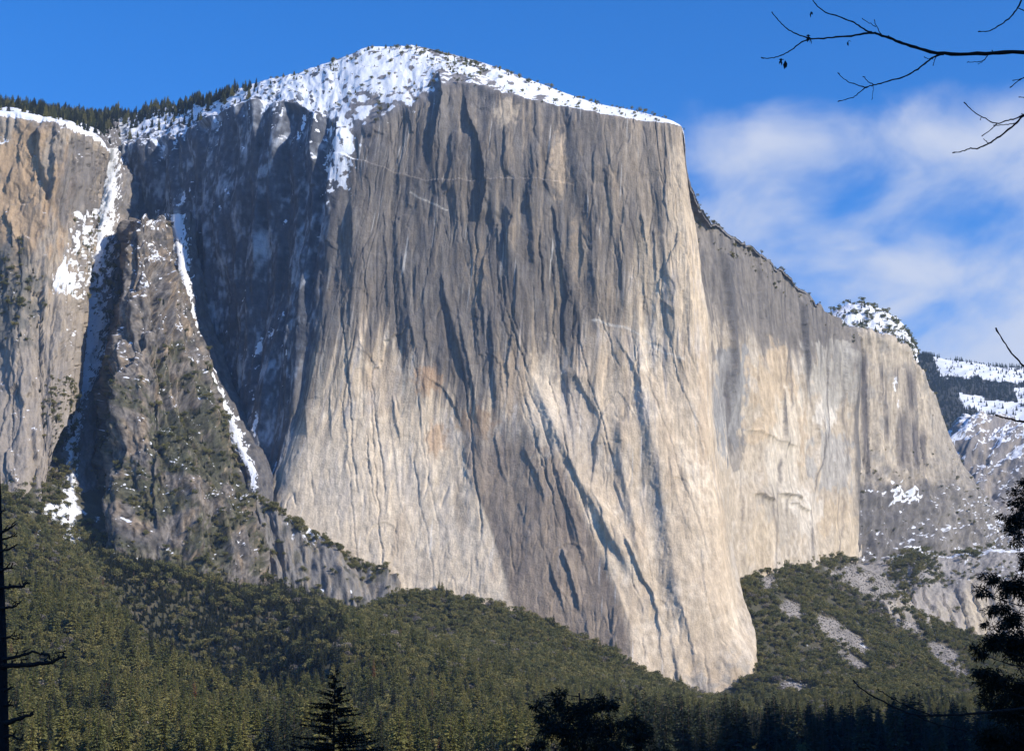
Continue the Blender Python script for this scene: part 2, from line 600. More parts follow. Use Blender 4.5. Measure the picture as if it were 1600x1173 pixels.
STEPS = [   # (points down the wall, height of the step in m, reach to the right in m)
    ([(684, 104), (692, 150), (684, 190), (674, 240), (664, 268)], 11.8, 18),
    ([(722, 134), (731, 180), (746, 215), (757, 260), (760, 305), (748, 345)], 13.0, 26),
    ([(705, 210), (706, 250), (698, 300)], 5.2, 19),
    ([(790, 188), (788, 270), (806, 284)], 4.7, 21),
    ([(862, 212), (852, 290), (868, 318)], 3.6, 16),
    ([(862, 318), (873, 370), (880, 430), (887, 462), (880, 490), (884, 545), (900, 588)], 5.2, 27),
    ([(905, 345), (911, 398), (905, 440)], 3.6, 18),
    ([(1040, 240), (1038, 320), (1053, 378)], 4.7, 16),
    ([(785, 318), (801, 345), (790, 372), (794, 402)], 4.2, 14),
    ([(900, 585), (918, 620), (934, 648), (942, 668)], 5.2, 27),
    ([(954, 508), (974, 545), (990, 568), (1001, 600), (1001, 625)], 4.2, 24),
    ([(956, 602), (944, 645), (934, 690), (928, 745), (922, 775)], 4.2, 27),
    ([(922, 770), (940, 808), (948, 850), (950, 900)], 3.6, 18),
    ([(801, 520), (793, 568), (794, 610), (789, 655)], 5.2, 21),
    ([(650, 572), (668, 588), (692, 603), (714, 640), (723, 664)], 4.2, 19),
    ([(820, 708), (836, 742), (848, 775), (852, 800)], 3.1, 13),
    ([(775, 680), (782, 720), (787, 755)], 2.6, 11),
    ([(880, 868), (893, 905), (906, 955)], 5.2, 16),
    ([(848, 858), (864, 900), (880, 950), (886, 988)], 4.7, 19),
    ([(974, 848), (990, 882), (1002, 912), (1020, 935), (1030, 990), (1033, 1030), (1042, 1068)], 5.7, 27),
    ([(1064, 955), (1078, 1000), (1086, 1045)], 3.1, 13),
    ([(1048, 1002), (1056, 1040), (1060, 1075)], 2.6, 10),
    ([(960, 758), (972, 795), (980, 830)], 3.1, 14),
    ([(1086, 668), (1094, 700), (1100, 745)], 2.6, 10),
    ([(540, 596), (540, 660), (541, 742)], 2.1, 7),
    ([(611, 612), (618, 652), (626, 692)], 3.6, 10),
    ([(477, 596), (476, 640), (479, 695)], 4.7, 16),
    ([(700, 398), (708, 450), (722, 520), (737, 590), (745, 655)], 4.7, 14),
    ([(690, 430), (700, 500), (710, 560)], 3.1, 11),
    ([(740, 478), (743, 520), (748, 575)], 3.1, 10),
    ([(640, 496), (646, 530), (656, 572)], 3.1, 11),
    ([(662, 452), (664, 510), (670, 560)], 2.6, 10),
    ([(810, 400), (806, 460), (802, 525)], 3.6, 13),
    ([(628, 400), (632, 440), (636, 480)], 2.6, 10),
    ([(757, 400), (752, 470), (758, 540)], 3.1, 14),
    ([(1002, 340), (1010, 390), (1016, 430)], 3.1, 11),
    ([(1022, 360), (1026, 420), (1024, 470)], 3.1, 11),
    ([(975, 330), (968, 390), (972, 450)], 2.6, 13),
    ([(930, 230), (926, 300), (934, 360)], 3.1, 14),
    ([(830, 230), (834, 280), (826, 330)], 2.6, 13),
    ([(520, 560), (516, 620), (518, 690)], 2.1, 10),
    ([(575, 430), (580, 500), (578, 560)], 2.1, 11),
    ([(600, 330), (604, 400), (606, 480)], 2.6, 13),
    ([(1035, 470), (1045, 480), (1052, 492)], 4.7, 10),
    ([(960, 960), (956, 990), (958, 1020)], 2.6, 13),
    ([(1066, 430), (1070, 480), (1074, 540)], 2.1, 10),
    ([(868, 740), (884, 790), (902, 840), (912, 890)], 2.6, 19),
    ([(1000, 700), (1006, 760), (1004, 830)], 1.6, 16),
    ([(1080, 800), (1092, 870), (1100, 950)], 2.1, 13),
]
for k in range(130):    # the many smaller flakes between
    uu = random.uniform(500, 1095); vv = random.uniform(210, 960)
    if vv > 780 + (uu - 450) * 0.42:
        continue
    L = random.uniform(25, 120) * (1.25 if vv < 560 else 0.8)
    ln = random.uniform(-0.08, 0.10) if vv < 480 else random.uniform(0.02, 0.42) * (1 if uu > 700 else .3)
    pts = [(uu, vv)]
    for q in range(3):
        pts.append((pts[-1][0] + L / 3 * (ln + random.uniform(-.12, .12)), pts[-1][1] + L / 3))
    STEPS.append((pts, random.uniform(.6, 2.1), random.uniform(6, 20)))
wig = fbm(u / 14, v / 26, 3, 51) * 2.2 + fbm(u / 4, v / 7, 3, 52) * 1.3
ARCH = []
for k in range(20):
    uu = random.uniform(470, 1110); vv = random.uniform(470, 1010)
    if vv > 800 + (uu - 450) * 0.40:
        continue
    ARCH.append((uu, vv, random.uniform(9, 30), random.uniform(.9, 2.4), random.uniform(.6, 1.5)))
CRK = []
for k in range(24):
    uu = random.uniform(510, 1100); v0 = random.uniform(200, 700); L = random.uniform(120, 420)
    pts = [(uu, v0)]
    while pts[-1][1] < v0 + L:
        lean_ = 0.0 if pts[-1][1] < 480 else (.10 if uu < 720 else .30)
        pts.append((pts[-1][0] + 22 * (lean_ + random.gauss(0, .10)), pts[-1][1] + 22))
    CRK.append((pts, random.uniform(1.2, 3.0), random.uniform(.8, 1.5)))
mainmask = (wall.c > 5.9) & (wall.c < 17.3) & (wall.r < 10.6)
um, vm_, wm = u[mainmask], v[mainmask], wig[mainmask]
dm = np.zeros_like(um)
for pts, A, L in STEPS:
    pv = [p[1] for p in pts]; pu = [p[0] for p in pts]
    mk = np.nonzero((vm_ > pv[0] - 12) & (vm_ < pv[-1] + 12) & (um > min(pu) - 15) & (um < max(pu) + 3.2 * L))[0]
    if not len(mk):
        continue
    x = um[mk] - np.interp(vm_[mk], pv, pu) + wm[mk]
    n_ = len(pv)
    q0 = (.05, .3, .6)[int(A * 97) % 3]; q1 = (.95, .8, .5)[int(A * 31 + L) % 3]
    ta = sstep(vm_[mk], pv[0] - 8, pv[0] + q0 * (pv[-1] - pv[0])) * (1 - sstep(vm_[mk], pv[0] + q1 * (pv[-1] - pv[0]) - 6, pv[-1] + 8))
    dm[mk] += A * ta * np.where(x > 0, np.exp(-np.maximum(x, 0) / L), np.exp(np.minimum(x, 0) / 1.3) * .9)
for (uu, vv, ra, asp, A) in ARCH:
    mk = np.nonzero((np.abs(um - uu) < ra * 1.6) & (np.abs(vm_ - vv) < ra * asp * 1.6))[0]
    q_ = np.hypot((um[mk] - uu) / ra, (vm_[mk] - vv) / (ra * asp)) - 1 + wm[mk] * .02
    up_w = sstep(vv + ra * asp * .35 - vm_[mk], 0, ra * asp * .4)
    dm[mk] += A * up_w * np.where(q_ > 0, np.exp(-q_ * ra / 9), 0)
for pts, A, w_ in CRK:
    pv = [p[1] for p in pts]; pu = [p[0] for p in pts]
    mk = np.nonzero((vm_ > pv[0]) & (vm_ < pv[-1]) & (um > min(pu) - 9) & (um < max(pu) + 30))[0]
    x = um[mk] - np.interp(vm_[mk], pv, pu) + wm[mk]
    e_ = sstep(vm_[mk], pv[0], pv[0] + 30) * (1 - sstep(vm_[mk], pv[-1] - 30, pv[-1]))
    dm[mk] += e_ * (-A * np.exp(-(x / w_) ** 2) + np.where(x > 0, A * .45 * np.exp(-np.maximum(x, 0) / 10), 0))
d[mainmask] += dm
# the broad brown facet that turns left between the pale slab and the pale pillar
pL1 = ([600, 660, 720, 762, 812, 872, 930, 990], [716, 720, 726, 741, 761, 781, 796, 815])
pL2 = ([600, 660, 720, 790, 860, 930, 990], [832, 850, 872, 905, 935, 965, 985])
x1 = np.interp(v, pL1[0], pL1[1]); x2 = np.interp(v, pL2[0], pL2[1])
tt = (u - x1) / (x2 - x1)
facet = sstep(v, 600, 690) * main
brown = sstep(tt, -0.02, 0.03) * (1 - sstep(tt, 0.93, 1.03)) * sstep(v, 640, 720) * main
d += facet * np.where(tt < 0, 0, np.where(tt < 1, tt * 30, 30 * np.exp(-(u - x2) / 120))) * face
# bold pillars: steep on the left, rounding away to the right
for pts, w_, A in [([(1000, 590), (1018, 680), (1040, 800), (1072, 990)], 62, 15), ([(836, 588), (868, 680), (910, 765), (950, 835), (988, 905)], 30, 12), ([(694, 440), (712, 520), (736, 605)], 15, 7),
                   ([(770, 470), (772, 560), (778, 650)], 17, 8), ([(828, 290), (834, 360), (838, 440)], 22, 7), ([(618, 330), (628, 450), (634, 560)], 22, 5), ([(918, 290), (926, 380), (932, 480)], 22, 7),
                   ([(968, 640), (972, 720), (990, 830), (1004, 900)], 26, 7), ([(1058, 240), (1066, 360), (1078, 520)], 18, 6), ([(560, 300), (552, 430), (548, 540)], 24, 6), ([(884, 560), (892, 640), (902, 720)], 16, 5), ([(790, 300), (796, 380), (792, 450)], 18, 6)]:
    pv = [p[1] for p in pts]; pu = [p[0] for p in pts]
    x = u - np.interp(v, pv, pu) + wig
    d += A * sstep(v, pv[0] - 20, pv[0] + 50) * (1 - sstep(v, pv[-1] - 50, pv[-1] + 20)) * np.where(x > 0, np.exp(-(x / w_) ** 2), np.exp(-(x / (.30 * w_)) ** 2)) * main * face
# recess of the heart between the pillar and the prow
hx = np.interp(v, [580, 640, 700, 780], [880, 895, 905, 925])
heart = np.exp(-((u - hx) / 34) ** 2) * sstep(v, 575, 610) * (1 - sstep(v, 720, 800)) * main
d -= heart * 6
# ledge line high on the wall
lv = np.interp(u, [540, 600, 660, 760, 830, 900], [246, 262, 280, 286, 283, 290]) + wig
d += np.where(v > lv, np.exp(-(np.maximum(v - lv, 0)) / 25), 0) * 4.5 * main * face * (1 - sstep(u, 850, 920))
toe = sstep(v, 1000, 1060) * sstep(u, 1030, 1090) * front
d += toe * (spikes(jx, jy, 22, 34, 66) * 4.5 + spikes(jx, jy, 9, 13, 67) * 1.6) * face
# summit slope: boulders, hollows
d += (1 - face) * (fbm(s_ / 90, wall.P[..., 1] / 110, 3, 61) * 9 + fbm(s_ / 26, wall.P[..., 1] / 34, 3, 63) * 2.6 + fbm(s_ / 8, wall.P[..., 1] / 10, 2, 65) * .6) * (1 - 0.92 * sstep(wall.c, 10.5, 13.5))
# right-hand face: grooves, roofs
d += east * face * (np.clip(fbm((s_ + rag) / 70, h_ / 420, 3, 71), -.4, .4) * 11 - np.abs(fbm(s_ / 44, h_ / 300, 2, 73)) * 4)
for (uu, vv0, vv1, A, L) in [(1135, 400, 640, 11, 26), (1255, 470, 580, 13, 22), (1222, 600, 700, 6, 18), (1160, 760, 900, 5, 20), (1296, 560, 620, 5, 14), (1108, 660, 800, 5, 12),
                             (1190, 420, 520, 5, 16), (1205, 520, 590, 4, 14), (1318, 540, 640, 6, 14), (1275, 640, 740, 4, 12), (1185, 640, 760, 4, 14), (1300, 700, 800, 4, 12)]:
    x = u - uu - (v - vv0) * 0.03 + wig
    d += east * face * A * sstep(v, vv0 - 15, vv0 + 20) * (1 - sstep(v, vv1 - 20, vv1 + 15)) * np.where(x > 0, np.exp(-np.maximum(x, 0) / L), np.exp(np.minimum(x, 0) / 1.5))
for (u0, u1, vv, A) in [(1180, 1205, 772, 9), (1222, 1250, 770, 10), (1236, 1262, 786, 7), (1170, 1240, 672, 4)]:
    y_ = v - vv - (u - u0) * 0.35 + wig
    d += east * face * A * sstep(u, u0 - 8, u0 + 4) * (1 - sstep(u, u1 - 4, u1 + 8)) * np.where(y_ < 0, np.exp(y_ / 22), np.exp(-y_ / 2.0))
d *= (1 - sstep(wall.r, 12.2, 12.6))
d *= 1 - 0.0 * d
wall.d = d
rr, cc = wall.r, wall.c
ub0, vb0 = u.copy(), v.copy()
wall.P[..., 2] += sstep(rr, 7.6, 9.2) * sstep(cc, 17.7, 18.8) * (fbm(s_ / 46, s_ * 0 + .5, 3, 68) * 11 + plates(s_, s_ * 0 + 3, 19, 50, 69, .6) * 3.2)
apply_disp(wall)
u, v = ub0, vb0

# --- colour of the stone: varnish, lichen, water streaks, iron stains, and some painted shade
st1 = fbm((s_ + rag * .5) / 9, h_ / 420, 4, 81)
st2 = fbm((s_ + rag * .3) / 3.6, h_ / 260, 3, 83)
st3 = fbm((u + wig * .4) / 3.1, v / 75, 3, 84)
st4 = fbm((u + wig * .4) / 8.0, v / 110, 3, 86)
pt = fbm(s_ / 70, h_ / 80, 5, 85)
fine = fbm(s_ / 12, h_ / 14, 4, 87)
pale = C3(0.55, 0.452, 0.33); cream = C3(0.655, 0.56, 0.43); grey = C3(0.064, 0.071, 0.086)
dark = C3(0.052, 0.054, 0.064); brownc = C3(0.225, 0.180, 0.145); tan = C3(0.40, 0.315, 0.225); rust = C3(0.46, 0.29, 0.165)
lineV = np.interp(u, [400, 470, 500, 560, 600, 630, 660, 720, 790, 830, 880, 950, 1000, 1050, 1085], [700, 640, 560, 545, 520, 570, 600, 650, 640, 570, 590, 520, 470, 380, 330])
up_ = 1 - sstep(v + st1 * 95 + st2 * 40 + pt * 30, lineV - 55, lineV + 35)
cr = np.broadcast_to(pale, u.shape + (3,)).copy()
cr = lerp3(cr, cream, sstep(pt + fine * .4, -0.1, 0.5) * 0.8)
slab = sstep(v, 620, 720) * (1 - sstep(tt, -0.03, 0.02)) * main
cr = lerp3(cr, cream * 1.06, slab * 0.55)
cr = lerp3(cr, C3(0.36, 0.33, 0.31), sstep(st1 + pt * .7, 0.12, 0.6) * 0.62 * sstep(v, 1000, 600))
cr = lerp3(cr, tan, sstep(fbm(s_ / 40, h_ / 160, 4, 89), 0.08, 0.5) * 0.5)
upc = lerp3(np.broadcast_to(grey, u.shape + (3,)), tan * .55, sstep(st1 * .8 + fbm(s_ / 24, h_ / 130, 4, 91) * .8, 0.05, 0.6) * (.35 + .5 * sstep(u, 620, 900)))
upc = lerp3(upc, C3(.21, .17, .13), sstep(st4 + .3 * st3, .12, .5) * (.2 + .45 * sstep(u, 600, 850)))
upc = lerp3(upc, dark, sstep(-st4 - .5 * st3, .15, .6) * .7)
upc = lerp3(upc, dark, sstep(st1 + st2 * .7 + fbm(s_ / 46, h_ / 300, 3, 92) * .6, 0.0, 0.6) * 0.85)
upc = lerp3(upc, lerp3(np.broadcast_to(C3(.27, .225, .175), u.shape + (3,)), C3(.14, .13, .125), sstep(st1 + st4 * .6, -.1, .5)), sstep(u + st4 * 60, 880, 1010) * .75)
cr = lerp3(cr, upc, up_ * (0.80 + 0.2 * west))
cr = cr * (1 + .22 * st3 * main * sstep(v, 1000, 700) + .12 * fine)[..., None]
cr = lerp3(cr, brownc * (1 + .35 * st1[..., None]), brown * (0.78 + .2 * pt))
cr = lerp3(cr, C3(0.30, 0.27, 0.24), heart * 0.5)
for (cu, cv, ru, rv, c, a) in [(872, 262, 14, 55, tan * 1.15, .9), (790, 178, 22, 24, pale, .7), (682, 682, 18, 30, rust, .55), (745, 660, 34, 26, rust * .8, .5),
                               (668, 592, 24, 26, rust, .55), (800, 600, 30, 60, tan, .7), (600, 600, 30, 60, tan * 1.25, .6), (930, 560, 50, 40, tan * 1.1, .5),
                               (1058, 330, 16, 110, pale, .7), (1010, 420, 26, 60, pale * 1.05, .5), (850, 640, 26, 90, cream, .7), (905, 390, 18, 60, tan, .6),
                               (965, 330, 12, 60, tan, .5), (745, 430, 18, 60, tan, .4), (1095, 640, 10, 120, tan * 1.2, .6)]:
    cr = lerp3(cr, c, blob(u, v, cu, cv, ru, rv, fine * .5 + st1 * .3) * a * main)
cr = lerp3(cr, C3(.27, .255, .235), toe * sstep(fine + pt, -.1, .4) * .6)
# thin white and black runnels
cr = lerp3(cr, C3(.66, .64, .60), sstep(st2, 0.42, 0.62) * sstep(fbm(s_ / 30, h_ / 120, 2, 95), .05, .4) * .55 * main)
cr = lerp3(cr, C3(.07, .07, .08), sstep(-st2, 0.44, 0.66) * sstep(fbm(s_ / 34, h_ / 150, 2, 97), .0, .4) * .65 * sstep(v, 800, 520))
# aplite veins near the middle of the prow
for pts, w in [([(925, 498), (985, 512), (1010, 530), (1040, 550), (1070, 562)], 1.8), ([(640, 300), (700, 330)], 1.0)]:
    vv = np.interp(u, [p[0] for p in pts], [p[1] for p in pts], left=-99, right=-99) + wig
    cr = lerp3(cr, C3(.66, .62, .54), np.exp(-((v - vv) / w) ** 2) * .7 * main)
# right-hand face
er = np.broadcast_to(C3(.445, .378, .288), u.shape + (3,)).copy()
er = lerp3(er, C3(.49, .435, .36), sstep(pt + fine * .5, -.1, .5) * .8)
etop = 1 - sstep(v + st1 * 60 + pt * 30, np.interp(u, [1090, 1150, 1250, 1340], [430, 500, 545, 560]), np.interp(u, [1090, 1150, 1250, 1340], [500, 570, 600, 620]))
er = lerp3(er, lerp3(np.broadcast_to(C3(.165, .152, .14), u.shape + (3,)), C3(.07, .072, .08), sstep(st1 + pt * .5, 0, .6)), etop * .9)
eblobs = [(1135, 625, 32, 90, C3(.27, .265, .255), .95), (1150, 700, 16, 40, C3(.14, .135, .13), .6), (1205, 620, 42, 80, C3(.49, .385, .26), .7), (1250, 690, 14, 60, C3(.48, .37, .25), .5),
          (1292, 640, 26, 36, C3(.62, .57, .49), .95), (1300, 590, 50, 60, C3(.36, .34, .30), .75), (1300, 730, 34, 60, C3(.34, .325, .30), .8), (1215, 800, 40, 50, C3(.36, .33, .28), .5),
          (1300, 800, 30, 40, C3(.46, .36, .24), .5), (1320, 840, 22, 36, C3(.50, .41, .29), .6), (1190, 850, 22, 50, C3(.49, .40, .28), .6), (1225, 700, 30, 90, C3(.60, .54, .44), .6),
          (1260, 800, 26, 40, C3(.60, .55, .47), .6)]
ew = fbm(s_ / 40, h_ / 50, 5, 99) * .9 + st1 * .25
for (cu, cv, ru, rv, c, a) in eblobs:
    er = lerp3(er, c, blob(u, v, cu, cv, ru, rv, ew * .8, .82, 1.0) * a)
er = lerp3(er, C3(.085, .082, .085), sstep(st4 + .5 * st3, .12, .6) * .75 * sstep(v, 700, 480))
er = er * (1 + .22 * st3 + .2 * fine)[..., None]
for k in range(30):
    uu = random.uniform(1112, 1332); a0 = random.uniform(max(400, 330 + (uu - 1090) * .8), 780); L = random.uniform(40, 200)
    vv = np.arange(a0, a0 + L, 14.0)
    px_ = uu + np.cumsum(np.random.default_rng(k + 900).normal(0.3, 1.6, len(vv)))
    x = u - np.interp(v, vv, px_) + wig * .6
    er = lerp3(er, C3(.12, .11, .105), np.exp(-(x / random.uniform(.8, 2.0)) ** 2) * sstep(v, a0, a0 + 20) * (1 - sstep(v, a0 + L - 30, a0 + L)) * random.uniform(.4, .85))
for uu, a0, a1, w in [(1137, 380, 640, 7), (1256, 460, 640, 4), (1335, 540, 860, 5), (1222, 600, 710, 2.2)]:
    er = lerp3(er, C3(.10, .098, .10), np.exp(-((u - uu - (v - a0) * .02 + wig) / w) ** 2) * sstep(v, a0, a0 + 30) * (1 - sstep(v, a1 - 60, a1)) * .85)  # dark lines painted along the grooves, standing for the shade in them
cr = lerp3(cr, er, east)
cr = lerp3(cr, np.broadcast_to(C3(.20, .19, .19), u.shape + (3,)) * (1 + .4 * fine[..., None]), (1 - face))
cr = lerp3(cr, C3(.085, .092, .108) * (1 + .5 * fine[..., None]), west * .85)  # west face coloured dark blue-grey to deepen its shade
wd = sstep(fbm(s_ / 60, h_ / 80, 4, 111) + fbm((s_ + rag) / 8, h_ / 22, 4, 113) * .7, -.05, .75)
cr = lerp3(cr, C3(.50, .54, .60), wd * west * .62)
# --- snow: on the summit slope, on ledges of the cold west face
nz = wall.n[..., 2]
snow = np.full(u.shape, 0.0)
dome = sstep(rr + fbm(s_ / 30, h_ / 30, 4, 102) * (.25 + .55 * (1 - sstep(cc, 10, 12))), 8.75, 9.5)
bare = sstep(u, 640, 720) * (1 - sstep(u, 720, 780)) * .15 + sstep(cc, 12, 17) * .0 + .30 * sstep(fbm(s_ / 22, h_ / 16, 4, 110), .12, .45) * (1 - sstep(cc, 11, 13)) + sstep(cc, 17, 18.4) * .55
snow += dome * (0.52 + .22 * sstep(rr, 9.4, 11.2) + .3 * sstep(cc, 12, 14) * (1 - sstep(cc, 17, 18)) + .24 * fbm(s_ / 18, h_ / 12, 3, 115) + fbm(s_ / 34, wall.P[..., 1] / 50, 5, 103) * .34 + fbm(s_ / 10, wall.P[..., 1] / 14, 3, 104) * .12 - bare - .55 * sstep(.5 - nz, 0, .35))
snow += (1 - dome) * west * (sstep(nz, 0.10, 0.7) * .36 + fbm(s_ / 80, h_ / 100, 3, 105) * .50 + fbm(s_ / 12, h_ / 24, 4, 106) * .36 + .05)
snow += (1 - dome) * main * (sstep(nz, 0.45, 0.75) * .5 * (1 - sstep(v, 330, 520)))
corner = blob(u, v, 530, 240, 34, 95, fine * .5) * (1 - dome) * (.5 + .35 * fbm(s_ / 16, h_ / 20, 4, 107)) * front
snow += corner
snow += blob(u, v, 610, 130, 90, 60) * (.22 + .3 * fine) * (1 - dome)
tong = sstep(fbm(s_ / 13, h_ / 60, 3, 109) + fine * .3, -.05, .35) * sstep(rr, 8.3, 9.0) * (1 - dome) * (1 - sstep(cc, 9, 12)) * .55
snow += tong * .6
snow += (1 - dome) * east * sstep(nz, .55, .8) * .3
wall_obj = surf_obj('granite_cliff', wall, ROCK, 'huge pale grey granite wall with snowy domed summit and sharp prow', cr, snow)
wall.snow = snow; wall.bu, wall.bv = u, v
# ================================================================ the other landforms
def lattice(rows):
    """rows of (u, v, Y) -> control lattice in metres"""
    return [[at(*p) for p in r] for r in rows]


def rock_mix(s, seed, a, b, c, sc1=30, sc2=60):
    n1 = fbm(s.s / sc1, s.h / (sc1 * 3), 5, seed)
    n2 = fbm(s.s / sc2, s.h / sc2, 4, seed + 7)
    n3 = fbm(s.s / 6, s.h / 22, 3, seed + 9)
    k = np.broadcast_to(C3(*a), s.h.shape + (3,)).copy()
    k = lerp3(k, C3(*b), sstep(n1, -.1, .45))
    k = lerp3(k, C3(*c), sstep(n2 + .4 * n3, 0.05, .5) * .8)
    return k * (1 + .25 * n3[..., None])


# ---- buttress on the far left
us = [-260, -130, -10, 40, 85, 125, 152, 164, 166]
vr = [160, 168, 178, 182, 193, 206, 222, 232, 240]
yr = [2700, 2680, 2655, 2645, 2655, 2690, 2750, 2860, 3050]
ub = [-270, -140, -10, 28, 62, 92, 112, 122, 126]
vb = [775, 775, 768, 752, 728, 640, 600, 590, 585]
yb = [2480, 2460, 2445, 2445, 2475, 2540, 2620, 2730, 2900]
rows = []
for t in (-.12, 0, .2, .4, .6, .8, .93, 1.0):
    g = 1 - (1 - t) ** 1.5
    rows.append([(ub[k] + (us[k] - ub[k]) * t - (8 * math.sin(math.pi * max(0, t)) if k > 3 else 0), vb[k] + (vr[k] - vb[k]) * t, yb[k] + (yr[k] - yb[k]) * g) for k in range(9)])
rows.append([(us[k], vr[k] - 6, yr[k] + 50) for k in range(9)])
rows.append([(us[k], vr[k] - 6, yr[k] + 250) for k in range(9)])
bt = surface(lattice(rows), 1.8)
rag = fbm(bt.s / 50, bt.h / 80, 3, 201) * 14
fc = 1 - sstep(bt.r, 6.9, 7.6)
d = fbm((bt.s + rag) / 70, bt.h / 400, 3, 203) * 13 + fbm((bt.s + rag) / 17, bt.h / 160, 4, 205) * 2 + fbm(bt.s / 6, bt.h / 12, 3, 207) * 1.2
saw = np.mod((bt.s + rag) / 34 + fbm(bt.s / 80, bt.h / 160, 2, 209), 1.0)
jx = bt.s + fbm(bt.s / 14, bt.h / 30, 3, 210) * 6; jy = bt.h + fbm(bt.s / 20, bt.h / 20, 3, 211) * 14
d += (1 - saw) * 3 + plates(jx, jy, 30, 150, 13, 1.5) * 4 + plates(jx, jy, 11, 40, 15, 1.3) * 1.6
for pts, A, L in [([(60, 200), (62, 250), (72, 300)], 16, 26), ([(84, 200), (78, 250), (74, 320)], 17, 24), ([(20, 260), (10, 300)], 8, 16), ([(8, 330), (22, 360), (20, 385)], 8, 16),
                  ([(85, 500), (92, 560)], 7, 14), ([(52, 670), (54, 720)], 9, 14), ([(112, 240), (115, 300)], 6, 20)]:
    pv = [p[1] for p in pts]; pu = [p[0] for p in pts]
    x = bt.u - np.interp(bt.v, pv, pu) + fbm(bt.u / 9, bt.v / 14, 2, 213) * 3
    d += A * sstep(bt.v, pv[0] - 12, pv[0] + 14) * (1 - sstep(bt.v, pv[-1] - 14, pv[-1] + 12)) * np.where(x > 0, np.exp(-np.maximum(x, 0) / L), np.exp(np.minimum(x, 0) / 1.5))
bt.d = d * (.25 + .75 * fc)
bu, bv = bt.u.copy(), bt.v.copy()
apply_disp(bt)
k = rock_mix(bt, 215, (.30, .26, .215), (.36, .30, .23), (.185, .17, .16), 14, 60)
low = sstep(bv, 470, 560)
k = lerp3(k, C3(.27, .24, .21), low * .7)
k = lerp3(k, C3(.37, .265, .165), blob(bu, bv, 30, 300, 70, 120, fbm(bt.s / 30, bt.h / 80, 4, 217)) * .8)
k = lerp3(k, C3(.13, .125, .125), blob(bu, bv, 118, 290, 46, 90, fbm(bt.s / 30, bt.h / 60, 4, 219)) * .75)
k = lerp3(k, C3(.115, .115, .105), blob(bu, bv, 0, 460, 74, 95, fbm(bt.s / 24, bt.h / 24, 4, 221) * .6) * .85)
nz = bt.n[..., 2]
sn = sstep(bt.r, 6.85, 7.1) * .75 + sstep(nz, .35, .75) * .55 + fbm(bt.s / 16, bt.h / 20, 5, 223) * .15
sn += poly_mask(bu, bv, [(120, 330), (175, 320), (175, 470), (118, 470), (84, 432), (95, 400)]) * (.42 + .5 * fbm(bt.s / 18, bt.h / 16, 5, 225))
sn += blob(bu, bv, 95, 445, 22, 30) * .5 + blob(bu, bv, 8, 215, 22, 20) * .4
sn += blob(bu, bv, 10, 460, 60, 80) * (.25 * fbm(bt.s / 10, bt.h / 10, 3, 226) - .05)
surf_obj('rock_buttress', bt, ROCK, 'ochre-stained granite buttress at the far left edge under the wooded plateau', k, sn)
bt.bu, bt.bv = bu, bv

# ---- wooded snowy plateau above it
us = [-300, -120, 0, 60, 110, 150, 172, 186]
vr = [166, 172, 180, 186, 200, 216, 220, 216]
vs = [158, 163, 172, 178, 184, 186, 184, 178]
rows = [[(us[k], vr[k] + 12, 2740 + max(0, k - 3) * 130) for k in range(8)],
        [(us[k], vr[k] - 4, 2790 + max(0, k - 3) * 130) for k in range(8)],
        [(us[k], (vr[k] + vs[k]) / 2 - 4, 3050 + max(0, k - 3) * 90) for k in range(8)],
        [(us[k], vs[k], 3500 + max(0, k - 3) * 50) for k in range(8)],
        [(us[k], vs[k] + 25, 4300) for k in range(8)]]
pl = surface(lattice(rows), 2.4)
pl.d = fbm(pl.s / 90, pl.P[..., 1] / 90, 4, 231) * 10
apply_disp(pl)
k = np.broadcast_to(C3(.14, .13, .12), pl.h.shape + (3,)).copy()
surf_obj('plateau', pl, GROUND, 'snowy forested plateau above the left buttress', k, .60 + .25 * fbm(pl.s / 25, pl.P[..., 1] / 25, 4, 233) + .25 * fbm(pl.s / 8, pl.P[..., 1] / 10, 3, 235) - .22 * sstep(pl.u, 140, 170))

# ---- snow gully between the buttress and the pinnacle
rows = [[(135, 215, 3430), (165, 222, 3390), (190, 222, 3390), (215, 228, 3420)],
        [(140, 300, 3190), (165, 305, 3160), (185, 300, 3170), (215, 300, 3260)],
        [(105, 400, 3030), (140, 400, 3010), (170, 395, 3030), (215, 395, 3130)],
        [(85, 500, 2900), (125, 500, 2890), (160, 500, 2910), (205, 500, 3010)],
        [(70, 600, 2790), (112, 600, 2770), (140, 600, 2790), (190, 600, 2890)],
        [(55, 700, 2650), (105, 700, 2640), (125, 700, 2660), (175, 700, 2760)],
        [(60, 800, 2490), (105, 800, 2500), (125, 800, 2520), (170, 800, 2600)],
        [(70, 900, 2330), (110, 900, 2340), (130, 900, 2360), (170, 900, 2440)]]
gu = surface(lattice(rows), 1.8)
gu.d = fbm(gu.s / 30, gu.h / 40, 5, 241) * 9 + ridged(gu.s / 14, gu.h / 14, 3, 242) * 2
apply_disp(gu)
k = rock_mix(gu, 243, (.19, .18, .175), (.25, .22, .19), (.12, .115, .11))
mid = np.interp(gu.v, [220, 300, 400, 470, 560, 620, 700, 760, 800, 850], [172, 172, 150, 140, 140, 122, 112, 112, 108, 112])
wid = np.interp(gu.v, [220, 300, 400, 470, 560, 620, 700, 760, 800, 850, 900], [20, 14, 26, 28, 26, 13, 9, 8, 9, 8, 3])
sn = .92 - np.abs(gu.u - mid) / wid * .42 + fbm(gu.s / 14, gu.h / 18, 3, 245) * .45 + fbm(gu.s / 4, gu.h / 5, 3, 246) * .5 - .08
surf_obj('snow_gully', gu, ROUGH_ROCK, 'steep snow-filled gully left of the rock pinnacle', k, sn)

